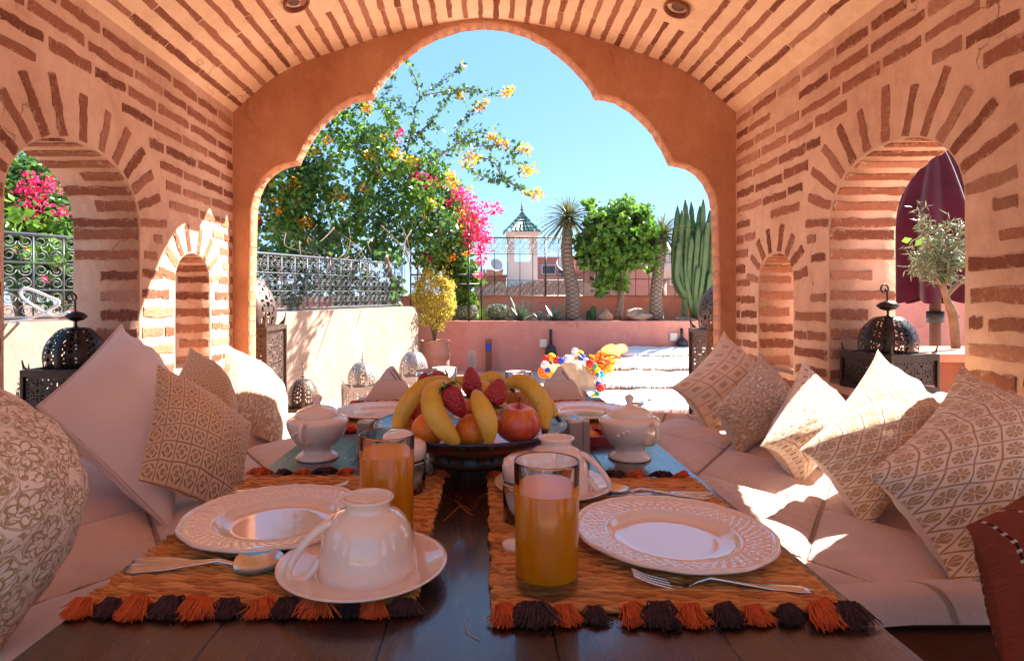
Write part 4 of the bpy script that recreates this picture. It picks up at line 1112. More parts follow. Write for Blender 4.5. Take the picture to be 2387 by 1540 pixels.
# ------------------------------------------------------------------ foliage tools
def rot_rand(n):
    q_ = RNG.normal(size=(n, 4)); q_ /= np.linalg.norm(q_, axis=1)[:, None]
    w_, x, y, z = q_.T
    return np.stack([1-2*(y*y+z*z), 2*(x*y-z*w_), 2*(x*z+y*w_), 2*(x*y+z*w_), 1-2*(x*x+z*z), 2*(y*z-x*w_), 2*(x*z-y*w_), 2*(y*z+x*w_), 1-2*(x*x+y*y)], 1).reshape(n, 3, 3)
LEAF = np.array([(0,0,0), (.32,.42,.06), (0,1,0), (-.32,.42,.06), (0,.45,-.05)], float)
def leaves(name, P, size, mat, parent=None, mw=None, aspect=1.0, jit=.35, kind='stuff', R=None):
    P = np.asarray(P, float); n = len(P)
    sz = size*(1+jit*RNG.uniform(-1, 1, n))
    L = LEAF*np.array([aspect, 1, 1])
    if R is None: R = rot_rand(n)
    V = np.einsum('nij,kj->nki', R, L)*sz[:, None, None]+P[:, None, :]
    me = bpy.data.meshes.new(name); me.vertices.add(n*5); me.vertices.foreach_set('co', V.reshape(-1).astype(np.float32))
    base = np.arange(n)[:, None]*5; q_ = np.concatenate([base+np.array([[0,1,4]]), base+np.array([[1,2,4]]), base+np.array([[2,3,4]]), base+np.array([[3,0,4]])], 1).reshape(-1)
    nf = n*4; me.loops.add(nf*3); me.loops.foreach_set('vertex_index', q_.astype(np.int32)); me.polygons.add(nf)
    me.polygons.foreach_set('loop_start', (np.arange(nf)*3).astype(np.int32)); me.polygons.foreach_set('loop_total', np.full(nf, 3, np.int32))
    me.materials.append(M[mat]); me.update(calc_edges=True); me.validate()
    o = inst(name, me, parent, mw)
    if kind: o['kind'] = kind
    return o
def blob(c, r, n, squash=(1,1,1), shell=.5):
    v = RNG.normal(size=(n, 3)); v /= np.linalg.norm(v, axis=1)[:, None]
    rad = (shell+(1-shell)*RNG.uniform(0, 1, n)**.6)
    return np.array(c)+v*rad[:, None]*r*np.array(squash)
def pix_blob(x, y, Y, rpx, n, depth=.5, shell=.35):
    c = at(x, y, Y); r = rpx*Y/F
    return blob(c, r, n, (1, depth/r if r > 0 else 1, 1), shell)

# pale wall with railing -----------------------------------------
WP = Vector((-.757, 6.70, 0)); WD = Vector((.456, 1, 0)).normalized(); WN = Vector((WD.y, -WD.x, 0))   # towards the room
wall = thing('parapet_wall', 'pale sunlit low wall with rounded end and vine shadows', 'wall', WP)
L = 7.0; ztop = E-.035; zend = E-.15
prof_ = []
mb = MB()
for y in (0, 1):
    pass
pts = []
for i in range(9):
    a = PI/2*i/8; pts.append((.0-.16+.16*math.sin(a), -.16+.16*math.cos(a)))   # rounded end, x along the wall, z down from the top
def wz(t): return ztop+(zend-ztop)*(-t)/L
outer = [(-L, 0), (0, 0)]+[(p[0], ztop+p[1]) for p in reversed(pts)]+[(-1.0, wz(-1)), (-L, zend)]
flat('plaster', outer, [], -.24, 0, 'white_plaster', lambda u, v, w_: WP+WD*u+WN*w_+Vector((0,0,v)), wall, off(wall))

def scroll_path(r, turns=1.35, s=1):
    return [(s*r*(1-t*.72)*math.cos(PI*(1-s)/2*0+t*turns*2*PI), 0, r*(1-t*.72)*math.sin(t*turns*2*PI)) for t in [i/16 for i in range(17)]]
def railing(label, p0, p1, h, pitch, mat, rows, post_every=None, rb=.006, group=None, name='iron_railing', z0=None, vert=True):
    p0, p1 = Vector(p0), Vector(p1); d = (p1-p0); L_ = d.length; d.normalize()
    root = thing(name, label, 'railing', p0, (0,0,0), group)
    ang = math.atan2(d.y, d.x)
    sl = (p1.z-p0.z)/L_
    def rail(z, r, nm): MB().tube([(0,0,z), tuple((p1-p0)+Vector((0,0,z)))], r, 6).obj(nm, mat, root)
    rail(0, rb*1.6, 'bottom_rail'); rail(h, rb*1.6, 'top_rail')
    for f_ in rows[1:-1]: rail(h*f_, rb*.9, 'middle_rail')
    nb = int(L_/pitch)
    bar = MB().tube([(0,0,0),(0,0,h)], rb*.8, 5).mesh('bar', mat)
    rsc = pitch*.24
    mb = MB()
    for sx in (-1, 1):
        for sz in (-1, 1):
            pth = []
            for i in range(15):
                t = i/14; rr_ = rsc*(1-.7*t); a = t*1.45*2*PI
                pth.append((sx*(pitch*.02+rsc+rr_*-math.cos(a)), 0, sz*(rsc*1.05+rr_*math.sin(a)*-1)))
            mb.tube(pth, rb*.55, 4)
    scr = mb.mesh('scroll', mat)
    for i in range(nb+1):
        t = i*L_/nb; pos = (p1-p0)*(t/L_)
        if vert:
            o = inst('bar', bar, root); o.location = pos
            if post_every and i % post_every == 0: o.scale = (2.4, 2.4, 1.04); o.name = 'post'
        if i < nb:
            for ra, rb_ in zip(rows, rows[1:]):
                hh = (rb_-ra)*h
                if rb_-ra > .36 and len(rows) > 3: continue
                o = inst('scroll', scr, root); o.location = (p1-p0)*((t+pitch/2)/L_)+Vector((0,0,(ra+rb_)/2*h)); o.rotation_euler = (0,0,ang)
                o.scale = (1, 1, hh/(rsc*4.4))
    return root
ra = WP+WD*-.15-WN*.12+Vector((0,0,ztop+.02)); rb_ = WP+WD*-5.6-WN*.12+Vector((0,0,wz(-5.6)+.02))
railing('grey scrollwork railing on top of the pale wall on the left', ra, rb_, .455, .155, 'iron_g', [0,.33,.66,1], None, .0065, z0=0)

# planter at the back ---------------------------------------------
pl = thing('planter_wall', 'low pink planter wall across the back of the terrace', 'wall', (1.5, 7.6, 0))
zp = E-.226
MB().box((-1.9,7.5,0),(7,7.66,zp)).obj('front_wall', 'pink_plaster', pl, False, off(pl))
bw = thing('back_wall', 'pink parapet wall behind the cactus planter carrying the black railing', 'wall', (1.5, 8.3, 0))
MB().box((-6,8.24,0),(9,8.44,E+.085)).obj('wall_body', 'pink_plaster', bw, False, off(bw))
MB().box((-6,8.20,E+.086),(9,8.48,E+.105)).obj('coping', 'terra', bw, False, off(bw))
o = MB().grid(60, 8, lambda u, v: (-1.9+8.9*u, 7.66+.58*v, zp-.015+.02*math.sin(u*90)*math.sin(v*7+u*31))).obj('planter_soil', 'soil'); tag(o, kind='structure')
MB().box((-1.9,7.66,0),(7,8.24,zp-.04)).obj('planter_fill', 'soil', None, False)['kind'] = 'structure'
zr = E+.105
railing('black iron railing with scrolls on the back wall, left section before the palm', (-.95,8.34,zr), (1.42,8.34,zr), .83, .176, 'iron', [0,.27,.72,1], 5, .0065)
railing('lower black iron railing on the back wall behind the right palm', (1.60,8.34,zr), (4.4,8.34,zr), .60, .176, 'iron', [0,.40,.80,1], 5, .0065)
rt = thing('iron_trellis', 'thin black iron frame beside the potted yellow shrub', 'trellis', at(1108,866,7.3)*1.0)
rt.location.z = 0
def bars(root, lst, r, mat):
    for nm, a, b in lst: MB().tube([Vector(a)-root.location, Vector(b)-root.location], r, 6).obj(nm, mat, root)
pA, pB = at(1122,745,7.45), at(1119,560,7.45); pC = at(960,745,7.0)
bars(rt, [('post', (pA.x,7.45,zp+.01), (pA.x,7.45,pB.z)), ('post', (pA.x-.16,7.45,zp), (pA.x-.16,7.45,pB.z-.05)), ('crossbar', (pA.x-1.0,7.45,pB.z), (pA.x,7.45,pB.z)),
  ('crossbar', (pA.x-.9,7.45,pB.z-.18), (pA.x,7.45,pB.z-.18)), ('crossbar', (pA.x-.9,7.45,pB.z-.44), (pA.x,7.45,pB.z-.44)), ('crossbar', (pA.x-.9,7.45,pB.z-.56), (pA.x,7.45,pB.z-.56)), ('post', (pA.x-.9,7.45,zp), (pA.x-.9,7.45,pB.z))], .011, 'iron')

# plants -----------------------------------------------------------
YBG = 7.6
def flowers(root, pts, mat, size=.03, n=26, spread=.055):
    for (x, y, Y, k) in pts:
        c = at(x, y, Y)
        leaves('flower_cluster', blob((0,0,0), spread*k, int(n*k*k)+6, (1.25,1,.85), .1), size, mat, root, T(c-root.location), .95, .3)
bo = thing('bougainvillea', 'orange-flowered bougainvillea spilling over the pale wall with long sprays against the sky', 'bougainvillea', (-2.0, YBG, 0))
blobs = [(560,470,70),(640,470,85),(610,400,60),(700,400,90),(760,340,60),(815,300,48),(842,236,26),(800,255,16),(885,345,58),(900,410,85),(985,415,62),(1015,450,70),(1062,498,42),(760,480,110),(650,550,70),(700,560,60),(800,560,60),(900,520,85),(990,520,70),(1000,580,50),(880,590,40),(925,290,20),(900,268,16),(1050,540,45)]
P = np.concatenate([pix_blob(x, y, YBG+random.uniform(-.35,.25), r, int(.15*r*r)+50, .55, .15) for x, y, r in blobs])
# clump: drop leaves where a coarse noise is low, leaving gaps
def clump(P, f, thr):
    s = np.sin(P[:,0]*f+1.3*np.sin(P[:,2]*f*.8))*np.sin(P[:,2]*f*1.1+2*np.sin(P[:,1]*f*.7))+RNG.uniform(-.5,.5,len(P))
    return P[s > thr]
P = clump(P, 7, -.12)
leaves('foliage', P, .075, 'leaf', bo, off(bo), 1.15)
leaves('light_foliage', clump(np.concatenate([pix_blob(x, y, YBG-.35, r*.9, int(.09*r*r)+8, .4, .6) for x, y, r in blobs]), 8, .1), .07, 'leaf_l', bo, off(bo), 1.1)  # light green front leaves, their paleness partly standing in for sun glints
stems = [[(945,367),(964,283),(980,228),(1041,183),(1077,154)],[(980,228),(972,193),(954,154),(945,128)],[(993,222),(1048,212),(1096,207),(1138,218),(1190,212)],
 [(977,315),(1022,264),(1048,225),(1071,218)],[(1064,335),(1067,302),(1093,267),(1125,244)],[(996,383),(1067,335),(1106,309),(1151,322),(1196,373),(1229,396)],
 [(1067,335),(1112,341),(1177,338),(1222,351)],[(1080,367),(1145,373),(1170,415),(1206,435),(1251,454)],[(1087,383),(1119,409),(1177,422)],[(880,235),(906,209),(919,167)],[(886,238),(925,238),(954,273)],
 [(900,420),(945,367),(964,283)],[(940,430),(996,383),(1067,335)],[(700,420),(720,300),(735,250)],[(780,250),(776,215),(770,190)],[(960,330),(1000,290),(1030,300)],[(960,300),(1000,340),(1060,370)]]
for k, sp in enumerate(stems):
    near = k in (5, 6, 7, 8)
    pts = bez([at(x, y, (7.0 if i == 0 else 6.1) if near else YBG-.2+.15*math.sin(k*2.1+i)) for i, (x, y) in enumerate(sp)], 8)
    MB().tube([p-bo.location for p in pts], [.008*(1-.75*i/len(pts)) for i in range(len(pts))], 5).obj('branch', 'bark', bo)
    n = int(len(pts)*4.2); dense = 1 if k not in (1, 9, 14) else .5
    idx = RNG.integers(0, len(pts), int(n*dense)); Q = np.array([tuple(pts[i]) for i in idx])+RNG.normal(0, .022 if k in (0,1,2,7,8,9) else .038, (len(idx), 3))
    leaves('branch_leaves', Q, .056, 'leaf', bo, off(bo), 1.1, .3)
for k in range(34):   # bare tangled stems low down by the railing
    x0 = random.uniform(590, 960); y0 = random.uniform(520, 600)
    x1 = x0+random.uniform(-90, 90); y1 = y0+random.uniform(30, 105)
    Yd = random.uniform(5.6, 6.8)
    pts = bez([at(x0, y0, Yd+.3), at((x0+x1)/2+random.uniform(-30,30), (y0+y1)/2+random.uniform(-10,10), Yd+.1), at(x1, min(y1, 690), Yd)], 5)
    MB().tube([p-bo.location for p in pts], [.007*(1-.5*i/len(pts)) for i in range(len(pts))], 4).obj('branch', 'bark', bo)
P = np.concatenate([pix_blob(random.uniform(590,950), random.uniform(585,700), 6.6, 28, 60, .3, .1) for _ in range(44)])
leaves('low_foliage', P, .07, 'leaf', bo, off(bo), 1.1)
for x in (640, 760, 900):
    a = at(x, 600, 6.3); MB().tube(bez([a-bo.location, Vector((a.x+.1, 7.2, .4))-bo.location, Vector((a.x-.05, 7.3, 0))-bo.location], 5), .025, 7).obj('trunk', 'bark', bo)
oc = [(630,418,1.5),(684,432,1.5),(794,457,1.1),(712,518,1.3),(645,465,.7),(690,472,.9),(650,492,.8),(736,352,.7),(700,345,.8),(760,330,.8),(920,356,1.3),(956,374,1.0),(866,362,.9),(850,253,.8),(858,235,.6),(1000,480,.9),(1050,412,1.0),(1062,430,.7),(596,505,.7),(722,560,.5),(990,505,.8),(1010,470,.6),(845,440,.7),(1095,368,1.3),(1190,212,1.0),(1178,222,.6),(1125,244,.9),(1114,250,.6),(1222,351,.9),(1229,398,1.1),(1251,453,1.1),(1071,222,.8),(1150,320,.8),(1165,328,.5),(1077,155,.5),(895,318,.5),(1180,338,.5),(800,510,.5),(935,590,.6)]
flowers(bo, [(x, y, YBG-.6+random.uniform(0,.15), k) for x, y, k in oc if x < 1060]+[(x, y, 6.05 if y > 300 else YBG-.2, k) for x, y, k in oc if x >= 1060], 'fl_or', .046, 34, .080)
bm_ = thing('bougainvillea', 'magenta-flowered bougainvillea tumbling down right of the orange one', 'bougainvillea', (-.9, 8.0, 0))
P = np.concatenate([pix_blob(x, y, 7.7, r, int(.2*r*r)+30, .3, .2) for x, y, r in [(1085,520,40),(1100,560,32),(1070,590,36),(1090,620,26),(1060,470,36)]])
leaves('foliage', clump(P, 9, -.3), .07, 'leaf', bm_, off(bm_), 1.1)
mc = [(975,412,.9),(1000,425,.9),(1022,434,.7),(1078,455,1.1),(1095,470,1.2),(1112,492,1.2),(1100,515,1.3),(1118,535,1.3),(1108,560,1.4),(1125,582,1.2),(1098,545,1.0),(1130,555,.9),(1137,478,.6),(1150,495,.5),(1163,488,.6),(1158,478,.4),(1085,495,1.0),(1062,445,.8),(1120,610,.7),(1085,520,.8),(1010,530,.8),(965,390,.6),(936,308,.6),(925,320,.5),(1045,470,.7),(1020,500,.6),(882,405,.4),(1125,512,.9),(1138,560,.7),(1115,640,.5),(1000,600,.6),(598,510,.8)]
flowers(bm_, [(x, y, 7.2+random.uniform(0,.3), k) for x, y, k in mc], 'fl_ma', .046, 50, .115)
flowers(bm_, [(1070,530,7.2,.9),(1095,440,7.2,.6),(1090,590,7.2,.8),(1055,600,7.2,.7),(1075,500,7.1,.7)], 'fl_or', .042, 30, .085)
MB().tube(bez([(0,0,0),(-.1,0,.6),(.05,0,1.2),(.3,-.2,1.6)], 5), .03, 7).obj('trunk', 'bark', bm_)
# left window bougainvillea
b3 = thing('bougainvillea', 'magenta bougainvillea seen through the left arched window', 'bougainvillea', (-3.2, 4.0, 0))
wb = lambda x, y, r, n, Y=4.0: pix_blob(x, y, Y, r, n, .4, .1)
leaves('foliage', np.concatenate([wb(95,480,110,3200), wb(90,600,90,2000), wb(60,420,80,1500), wb(150,660,70,1000), wb(20,560,80,1000), wb(-60,480,110,1300), wb(230,560,90,1000)]), .05, 'leaf', b3, off(b3), 1.1)
leaves('pale_foliage', np.concatenate([wb(150,600,50,90,3.5), wb(90,520,60,90,3.6)]), .065, 'leaf_l', b3, off(b3), 1.2)
flowers(b3, [(x, y, 3.65, k) for x, y, k in [(75,420,1.2),(60,450,1.1),(90,440,1.0),(110,425,.8),(50,480,1.0),(85,480,.9),(125,440,.8),(70,500,.7),(150,495,.7),(135,500,.6),(100,465,.8),(45,510,.8),(130,620,.6),(110,650,.5),(120,580,.5)]], 'fl_ma', .03, 30, .06)
flowers(b3, [(45,575,3.6,.7),(70,580,3.6,.5)], 'fl_or', .03, 20, .05)
MB().tube(bez([(0,0,0),(.05,0,.6),(-.1,0,1.3)], 5), .03, 7).obj('trunk', 'bark', b3)

def pot_plant():
    c = at(1013,866,7.0); root = thing('terracotta_pot', 'large ribbed terracotta pot at the end of the pale wall', 'pot', (c.x, 7.0, 0))
    pr = [(.0001,0),(.135,0),(.15,.02),(.175,.14),(.182,.20),(.178,.205),(.188,.212),(.185,.25),(.192,.258),(.186,.264),(.184,.33),(.165,.39),(.166,.40),(.182,.41),(.183,.428),(.166,.43),(.150,.40),(.14,.37)]
    s = (at(1050,0,7.0).x-at(975,0,7.0).x)/2/.19
    MB().lathe([(a*s, b) for a, b in pr], 40).obj('pot_body', 'terra', root)
    MB().lathe([(.0001,.375),(.15*s,.37)], 24).obj('soil', 'soil', root)
    sh = thing('yellow_shrub', 'yellow-green shrub growing in the terracotta pot', 'shrub', (c.x, 7.0, .38))
    P = np.concatenate([pix_blob(x, y, 7.0, r, int(r*r*.55)+60, .2, .1) for x, y, r in [(1005,700,30),(1018,655,20),(978,705,20),(1042,690,20),(1012,735,26),(1035,655,15),(980,665,16),(1040,730,20),(985,745,20),(1000,640,13),(1052,665,12),(968,690,12),(1055,710,12),(1022,760,16)]])
    leaves('foliage', P, .036, 'leaf_y', sh, off(sh), .8)
    for k in range(48):
        b0 = at(random.uniform(965,1055), random.uniform(640,730), 7.0); tt = b0+Vector((random.uniform(-.06,.06), random.uniform(-.1,.1), random.uniform(.10,.26))); Q = np.array([tuple(b0.lerp(tt, random.random())) for _ in range(22)])+RNG.normal(0,.013,(22,3)); leaves('sprig', Q, .03, 'leaf_y', sh, off(sh), .8)
    for k in range(9):
        a = random.uniform(0, 6.3); MB().tube(bez([(0,0,0),(.04*math.cos(a),.04*math.sin(a),.2),(.12*math.cos(a),.1*math.sin(a),.42)], 4), [.009]*4+[.006]*5, 5).obj('stem', 'bark', sh)
pot_plant()
sb = thing('broadleaf_shrub', 'bright green large-leaved shrub behind the iron frame', 'shrub', (at(1075,700,7.9).x, 7.9, zp))
leaves('foliage', np.concatenate([pix_blob(x, y, 7.9, r, int(r*r*.3), .15, .1) for x, y, r in [(1075,625,32),(1060,660,34),(1095,650,26),(1045,600,30),(1085,700,26),(1010,610,30)]]), .10, 'leaf_l', sb, off(sb), 1.0)
MB().tube([(0,0,-.02),(.02,0,.5)], .02, 6).obj('trunk', 'bark', sb)

def barrel(x, w_, label):
    Y = 7.85; c = at(x, 745, Y); r = w_/2*Y/F
    root = thing('barrel_cactus', label, 'cactus', (c.x, Y, zp-.01), (0,0,0), 'barrel cacti')
    MB().lathe([(max(1e-4, r*math.sin(PI*i/14)**.8), r*.80*(1-math.cos(PI*i/14))) for i in range(15)], 96, fn=lambda rr_, z, a, i: (rr_*(1+.05*math.cos(a*24)), z)).obj('body', 'cactus', root)
    P = []
    for k in range(24):
        a = 2*PI*k/24
        for j in range(10):
            t = PI*(j+2)/14; P.append((r*1.06*math.sin(t)**.8*math.cos(a), r*1.06*math.sin(t)**.8*math.sin(a), r*.80*(1-math.cos(t))))
    leaves('spines', np.repeat(P, 4, 0), .03, 'cream_paint', root, None, .12)
barrel(1087, 52, 'barrel cactus nearest the iron frame in the planter')
barrel(1162, 50, 'barrel cactus between the spiky fan plant and the agave')
def rosette(name, label, cat, x, y, Y, n, ln, wd, mat, up=.3, z=None, droop=.25, seed=0):
    rr_ = random.Random(seed); c = at(x, y, Y); root = thing(name, label, cat, (c.x, Y, zp-.01 if z is None else z), (0,0,0))
    for k in range(n):
        a = k*2.399; e = up+(1-up)*(k/n)*1.0; L_ = ln*rr_.uniform(.75, 1.1)
        dh = Vector((math.cos(a), math.sin(a), 0)); mb = MB(); S_ = 6
        for i in range(S_+1):
            t = i/S_; p = dh*(L_*t*math.cos(e*1.25))+Vector((0,0,L_*(t*math.sin(e*1.25)-droop*t*t*(1-e))))
            w2 = wd*(math.sin(PI*min(1, .18+t*.82)))**.8*(1-t)**.25+.0005; sd_ = Vector((-dh.y, dh.x, 0))
            mb.v += [tuple(p-sd_*w2+Vector((0,0,w2*.35))), tuple(p), tuple(p+sd_*w2+Vector((0,0,w2*.35)))]
        for i in range(S_): b = i*3; mb.f += [(b,b+1,b+4,b+3),(b+1,b+2,b+5,b+4)]
        mb.obj('leaf', mat, root)
    return root
rosette('agave', 'large pale-edged agave in the middle of the planter', 'agave', 1215, 745, 7.82, 26, .36, .032, 'agave', .15, seed=1)
rosette('agave', 'dark agave hanging over the planter edge left of the palm', 'agave', 1292, 745, 7.72, 20, .30, .028, 'agave', .1, seed=2)
rosette('yucca', 'small spiky yucca between the two barrel cacti', 'yucca', 1120, 745, 7.95, 40, .28, .008, 'leaf_l', .3, seed=3)
rosette('aloe', 'small dark green aloe right of the large agave', 'aloe', 1258, 745, 7.8, 14, .16, .02, 'agave', .25, seed=6)
def column(x, y0, y1, Y, r, label):
    c = at(x, y0, Y); h = (y0-y1)/F*Y; root = thing('column_cactus', label, 'cactus', (c.x, Y, zp-.01), (0,0,0), 'small column cacti')
    MB().lathe([(r*.8,0),(r,.1*h),(r,.85*h),(r*.7,.96*h),(1e-4,h)], 40, fn=lambda rr_, z, a, i: (rr_*(1+.12*math.cos(a*8)), z)).obj('stem', 'cactus', root)
column(1383, 745, 710, 7.8, .035, 'small grey column cactus beside the left rock')
column(1596, 742, 686, 7.8, .035, 'slim green column cactus near the right rock')
column(1372, 745, 720, 7.9, .03, 'tiny column cactus left of the small grey one')
def rock(x, w_, h_, label, seed):
    Y = 7.75; c = at(x, 745, Y); rr_ = random.Random(seed); a_, b_ = w_*Y/F/2, h_*Y/F
    root = thing('rock', label, 'rock', (c.x, Y, zp-.03), (0,0,0), 'rocks in the planter')
    ph = [rr_.uniform(0,6) for _ in range(6)]
    MB().lathe([(max(1e-4, math.sin(PI*i/16)), (1-math.cos(PI*i/16))/2) for i in range(17)], 32, fn=lambda r, z, a, i: (a_*r*(1+.16*math.sin(3*a+ph[0]+z*5)+.08*math.sin(7*a+ph[1]-z*9)), b_*1.25*z*(1+.16*math.sin(2*a+ph[2])))).obj('stone', 'rock', root)
rock(1410, 34, 24, 'small rough rock right of the grey column cactus', 1); rock(1485, 62, 24, 'wide rough rock between the frangipani and the right palm', 2); rock(1597, 44, 10, 'flat rock at the right end of the planter', 3); rock(1345, 30, 8, 'low stone at the foot of the left palm', 4)

def palm(label, base, top, rb, rt_, ncr, ln, seed, Y, lean=0):
    rr_ = random.Random(seed); a, b = at(base[0], base[1], Y), at(top[0], top[1], Y)
    root = thing('palm', label, 'palm', (a.x, Y, zp-.02))
    h = b.z-(zp-.02); dx = b.x-a.x
    path = bez([(0,0,0),(lean*.3,0,h*.3),(dx*.6+lean,0,h*.65),(dx,0,h)], 6)
    n = len(path); MB().tube(path, [rb+(rt_-rb)*(i/(n-1))**.8 for i in range(n)], 20).obj('trunk', 'palmbark', root)
    top_ = Vector((dx, 0, h))
    for k in range(ncr):
        az = k*2.399+rr_.uniform(-.2,.2); el = 1.45-2.2*(k/ncr)**.9+rr_.uniform(-.12,.12); L_ = ln*rr_.uniform(.75, 1.1)
        dh = Vector((math.cos(az), math.sin(az), 0)); sd_ = Vector((-dh.y, dh.x, 0)); mb = MB(); S_ = 7
        for i in range(S_+1):
            t = i/S_; p = top_+dh*(L_*t*math.cos(el))+Vector((0,0,L_*(t*math.sin(el)-.35*t*t)))
            w2 = .012*(1-t)**.5+.001
            mb.v += [tuple(p-sd_*w2+Vector((0,0,.006))), tuple(p), tuple(p+sd_*w2+Vector((0,0,.006)))]
        for i in range(S_): c = i*3; mb.f += [(c,c+1,c+4,c+3),(c+1,c+2,c+5,c+4)]
        mb.obj('frond', 'leaf_p', root)
palm('thick-trunked pachypodium palm with strappy crown left of the green tree', (1337,745), (1325,510), .112, .062, 150, .44, 4, 7.8, -.05)
palm('slimmer leaning pachypodium palm with crown right of the green tree', (1530,745), (1546,548), .100, .058, 130, .42, 5, 7.8, -.02)
ft = thing('green_tree', 'bushy light green frangipani tree between the two palms', 'tree', (at(1438,745,7.8).x, 7.8, zp-.02))
b_ = Vector(ft.location)
MB().tube([p-b_ for p in bez([at(1438,745,7.8), at(1448,690,7.8), at(1445,620,7.8), at(1435,560,7.8)], 5)], [.055-.0015*i for i in range(16)], 10).obj('trunk', 'bark', ft)
for x, y in ((1400,520),(1470,520),(1430,490),(1495,560),(1380,570)): MB().tube([p-b_ for p in bez([at(1444,640,7.8), at((x+1440)/2,(y+600)/2,7.8), at(x,y,7.75)], 4)], .018, 6).obj('limb', 'bark', ft)
gb = [(1395,520,32),(1430,500,32),(1470,505,30),(1500,530,26),(1385,555,34),(1430,550,36),(1475,560,34),(1370,590,22),(1410,600,34),(1450,605,32),(1425,640,26),(1445,660,20),(1490,590,22),(1520,560,16),(1400,660,16),(1512,545,18)]
gb += [(1352+random.uniform(0,180), 478+random.uniform(0,150), random.uniform(8,15)) for _ in range(16)]+[(1375,478,12),(1455,476,12),(1500,490,14),(1352,560,12),(1365,610,14),(1400,680,12)]
P = np.concatenate([pix_blob(x, y, 7.75, r, int(r*r*.30)+22, .35, .5) for x, y, r in gb]); leaves('crown', clump(P, 12, .0), .078, 'leaf_l', ft, off(ft), 1.3)
P = np.concatenate([pix_blob(x, y, 7.9, r*.9, int(r*r*.12)+8, .25, .1) for x, y, r in gb]); leaves('inner_crown', P, .085, 'leaf', ft, off(ft), 1.3)

ec = thing('candelabra_cactus', 'tall many-armed green cactus at the right edge of the arch', 'cactus', (at(1640,700,7.6).x, 7.85, zp-.02))
rr_ = random.Random(8)
arms = [(1575,520),(1590,490),(1605,500),(1597,530),(1612,470),(1625,540),(1632,480),(1640,465),(1648,520),(1655,490),(1668,470),(1680,500),(1583,560),(1620,580),(1700,480),(1645,590),(1690,520),(1715,520),(1570,600),(1580,480),(1598,465),(1608,545),(1618,510),(1628,520),(1640,540),(1655,560),(1600,600),(1663,520),(1590,640)]+[(random.uniform(1580,1700), random.uniform(490,640)) for _ in range(16)]
cm = {}
for k, (x, y) in enumerate(arms):
    tp = at(x, y, 7.75+rr_.uniform(-.2,.25)); bs = Vector((ec.location.x+(tp.x-ec.location.x)*.3, 7.85, zp+rr_.uniform(.1,.35)))
    mid = Vector((tp.x*.93+bs.x*.07, (tp.y+bs.y)/2, bs.z+(tp.z-bs.z)*.38))
    pts = [p-Vector(ec.location) for p in bez([bs, mid, tp], 8)]; n = len(pts); mb = MB(); K = 16; pv = None
    for i, p in enumerate(pts):
        d = (pts[min(i+1,n-1)]-pts[max(i-1,0)]).normalized(); u = (pv-d*pv.dot(d)).normalized() if pv else d.orthogonal().normalized(); pv = u; v = d.cross(u)
        rad = .037*(1 if i < n-2 else (.75 if i == n-2 else .25))*(.8+.2*i/n)
        for j in range(K): a = 2*PI*j/K; mb.v.append(tuple(p+(u*math.cos(a)+v*math.sin(a))*rad*(1+.22*math.cos(4*a))))
    for i in range(n-1):
        for j in range(K): a = i*K+j; b = i*K+(j+1) % K; mb.f.append((a,b,b+K,a+K))
    mb.f.append(tuple((n-1)*K+j for j in range(K)))
    mb.obj('arm', 'cactus', ec)
MB().tube([(0,0,0),(0,0,.5)], [.09,.07], 12).obj('trunk', 'cactus', ec)

# ------------------------------------------------------------------ tower and far buildings
YT = 16.0
c = at(1217, 690, YT); sc_ = YT/F
tw = thing('chimney_tower', 'cream square tower with green tiled pyramid roof and finial', 'tower', (c.x, YT, 0))
hw = 33*sc_; zt = E+(CY-553)*sc_; zo = E+(CY-612)*sc_
MB().box((-hw,-hw,0),(hw,hw,zo)).obj('shaft', 'tower', tw, False)
for sx in (-1, 0, 1):
    for sy in (-1, 1):
        if sx == 0: continue
        MB().box((sx*hw-(sx>0)*hw*.42,sy*hw-(sy>0)*hw*.42,zo),(sx*hw+(sx<0)*hw*.42,sy*hw+(sy<0)*hw*.42,zt)).obj('pillar', 'tower', tw, False)
MB().box((-hw*1.12,-hw*1.12,zt),(hw*1.12,hw*1.12,zt+9*sc_)).obj('cornice', 'tower', tw, False)
zr0 = zt+9*sc_; zr1 = E+(CY-492)*sc_; rw = 41*sc_
me_t = None
for f_ in range(4):
    for row in range(6):
        for cix in range(8):
            t0, t1 = row/6, (row+1)/6+.02; u0, u1 = cix/8, (cix+1)/8
            def rp(u, t):
                w2 = rw*(1-t)**1.25; return Vector(((2*u-1)*w2, -w2, zr0+(zr1-zr0)*t))
            mb = MB(); a, b_2, c_, d_ = rp(u0,t0), rp(u1,t0), rp(u1,min(t1,1)), rp(u0,min(t1,1)); nrm = Vector((0,-.7,.7))*.035*(1-t0*.7); lift = Vector((0,-.012,.012))*1.2
            m1, m2 = (a+b_2)/2+nrm, (c_+d_)/2+nrm*.8
            mb.v = [tuple(a+lift), tuple(m1+lift), tuple(b_2+lift), tuple(c_), tuple(m2), tuple(d_)]; mb.f = [(0,1,4,5),(1,2,3,4)]
            Rz = Matrix.Rotation(f_*PI/2, 4, 'Z'); mb.v = [tuple(Rz @ Vector(v)) for v in mb.v]
            if f_ in (0, 1, 3): mb.obj('tile', 'roof', tw, False)
MB().lathe([(rw*.99,zr0-.01),(rw*.55,zr0+(zr1-zr0)*.35),(.03,zr1)], 4, a0=PI/4, a1=PI/4+2*PI).obj('roof_core', 'tower', tw, False)
mb = MB().tube([(0,0,zr1-.05),(0,0,zr1+20*sc_)], .02, 6)
for zz, r2 in ((3,4),(9,3),(14,2)): mb.ball((0,0,zr1+zz*sc_), r2*sc_, 12, .8)
mb.obj('finial', 'iron_g', tw)

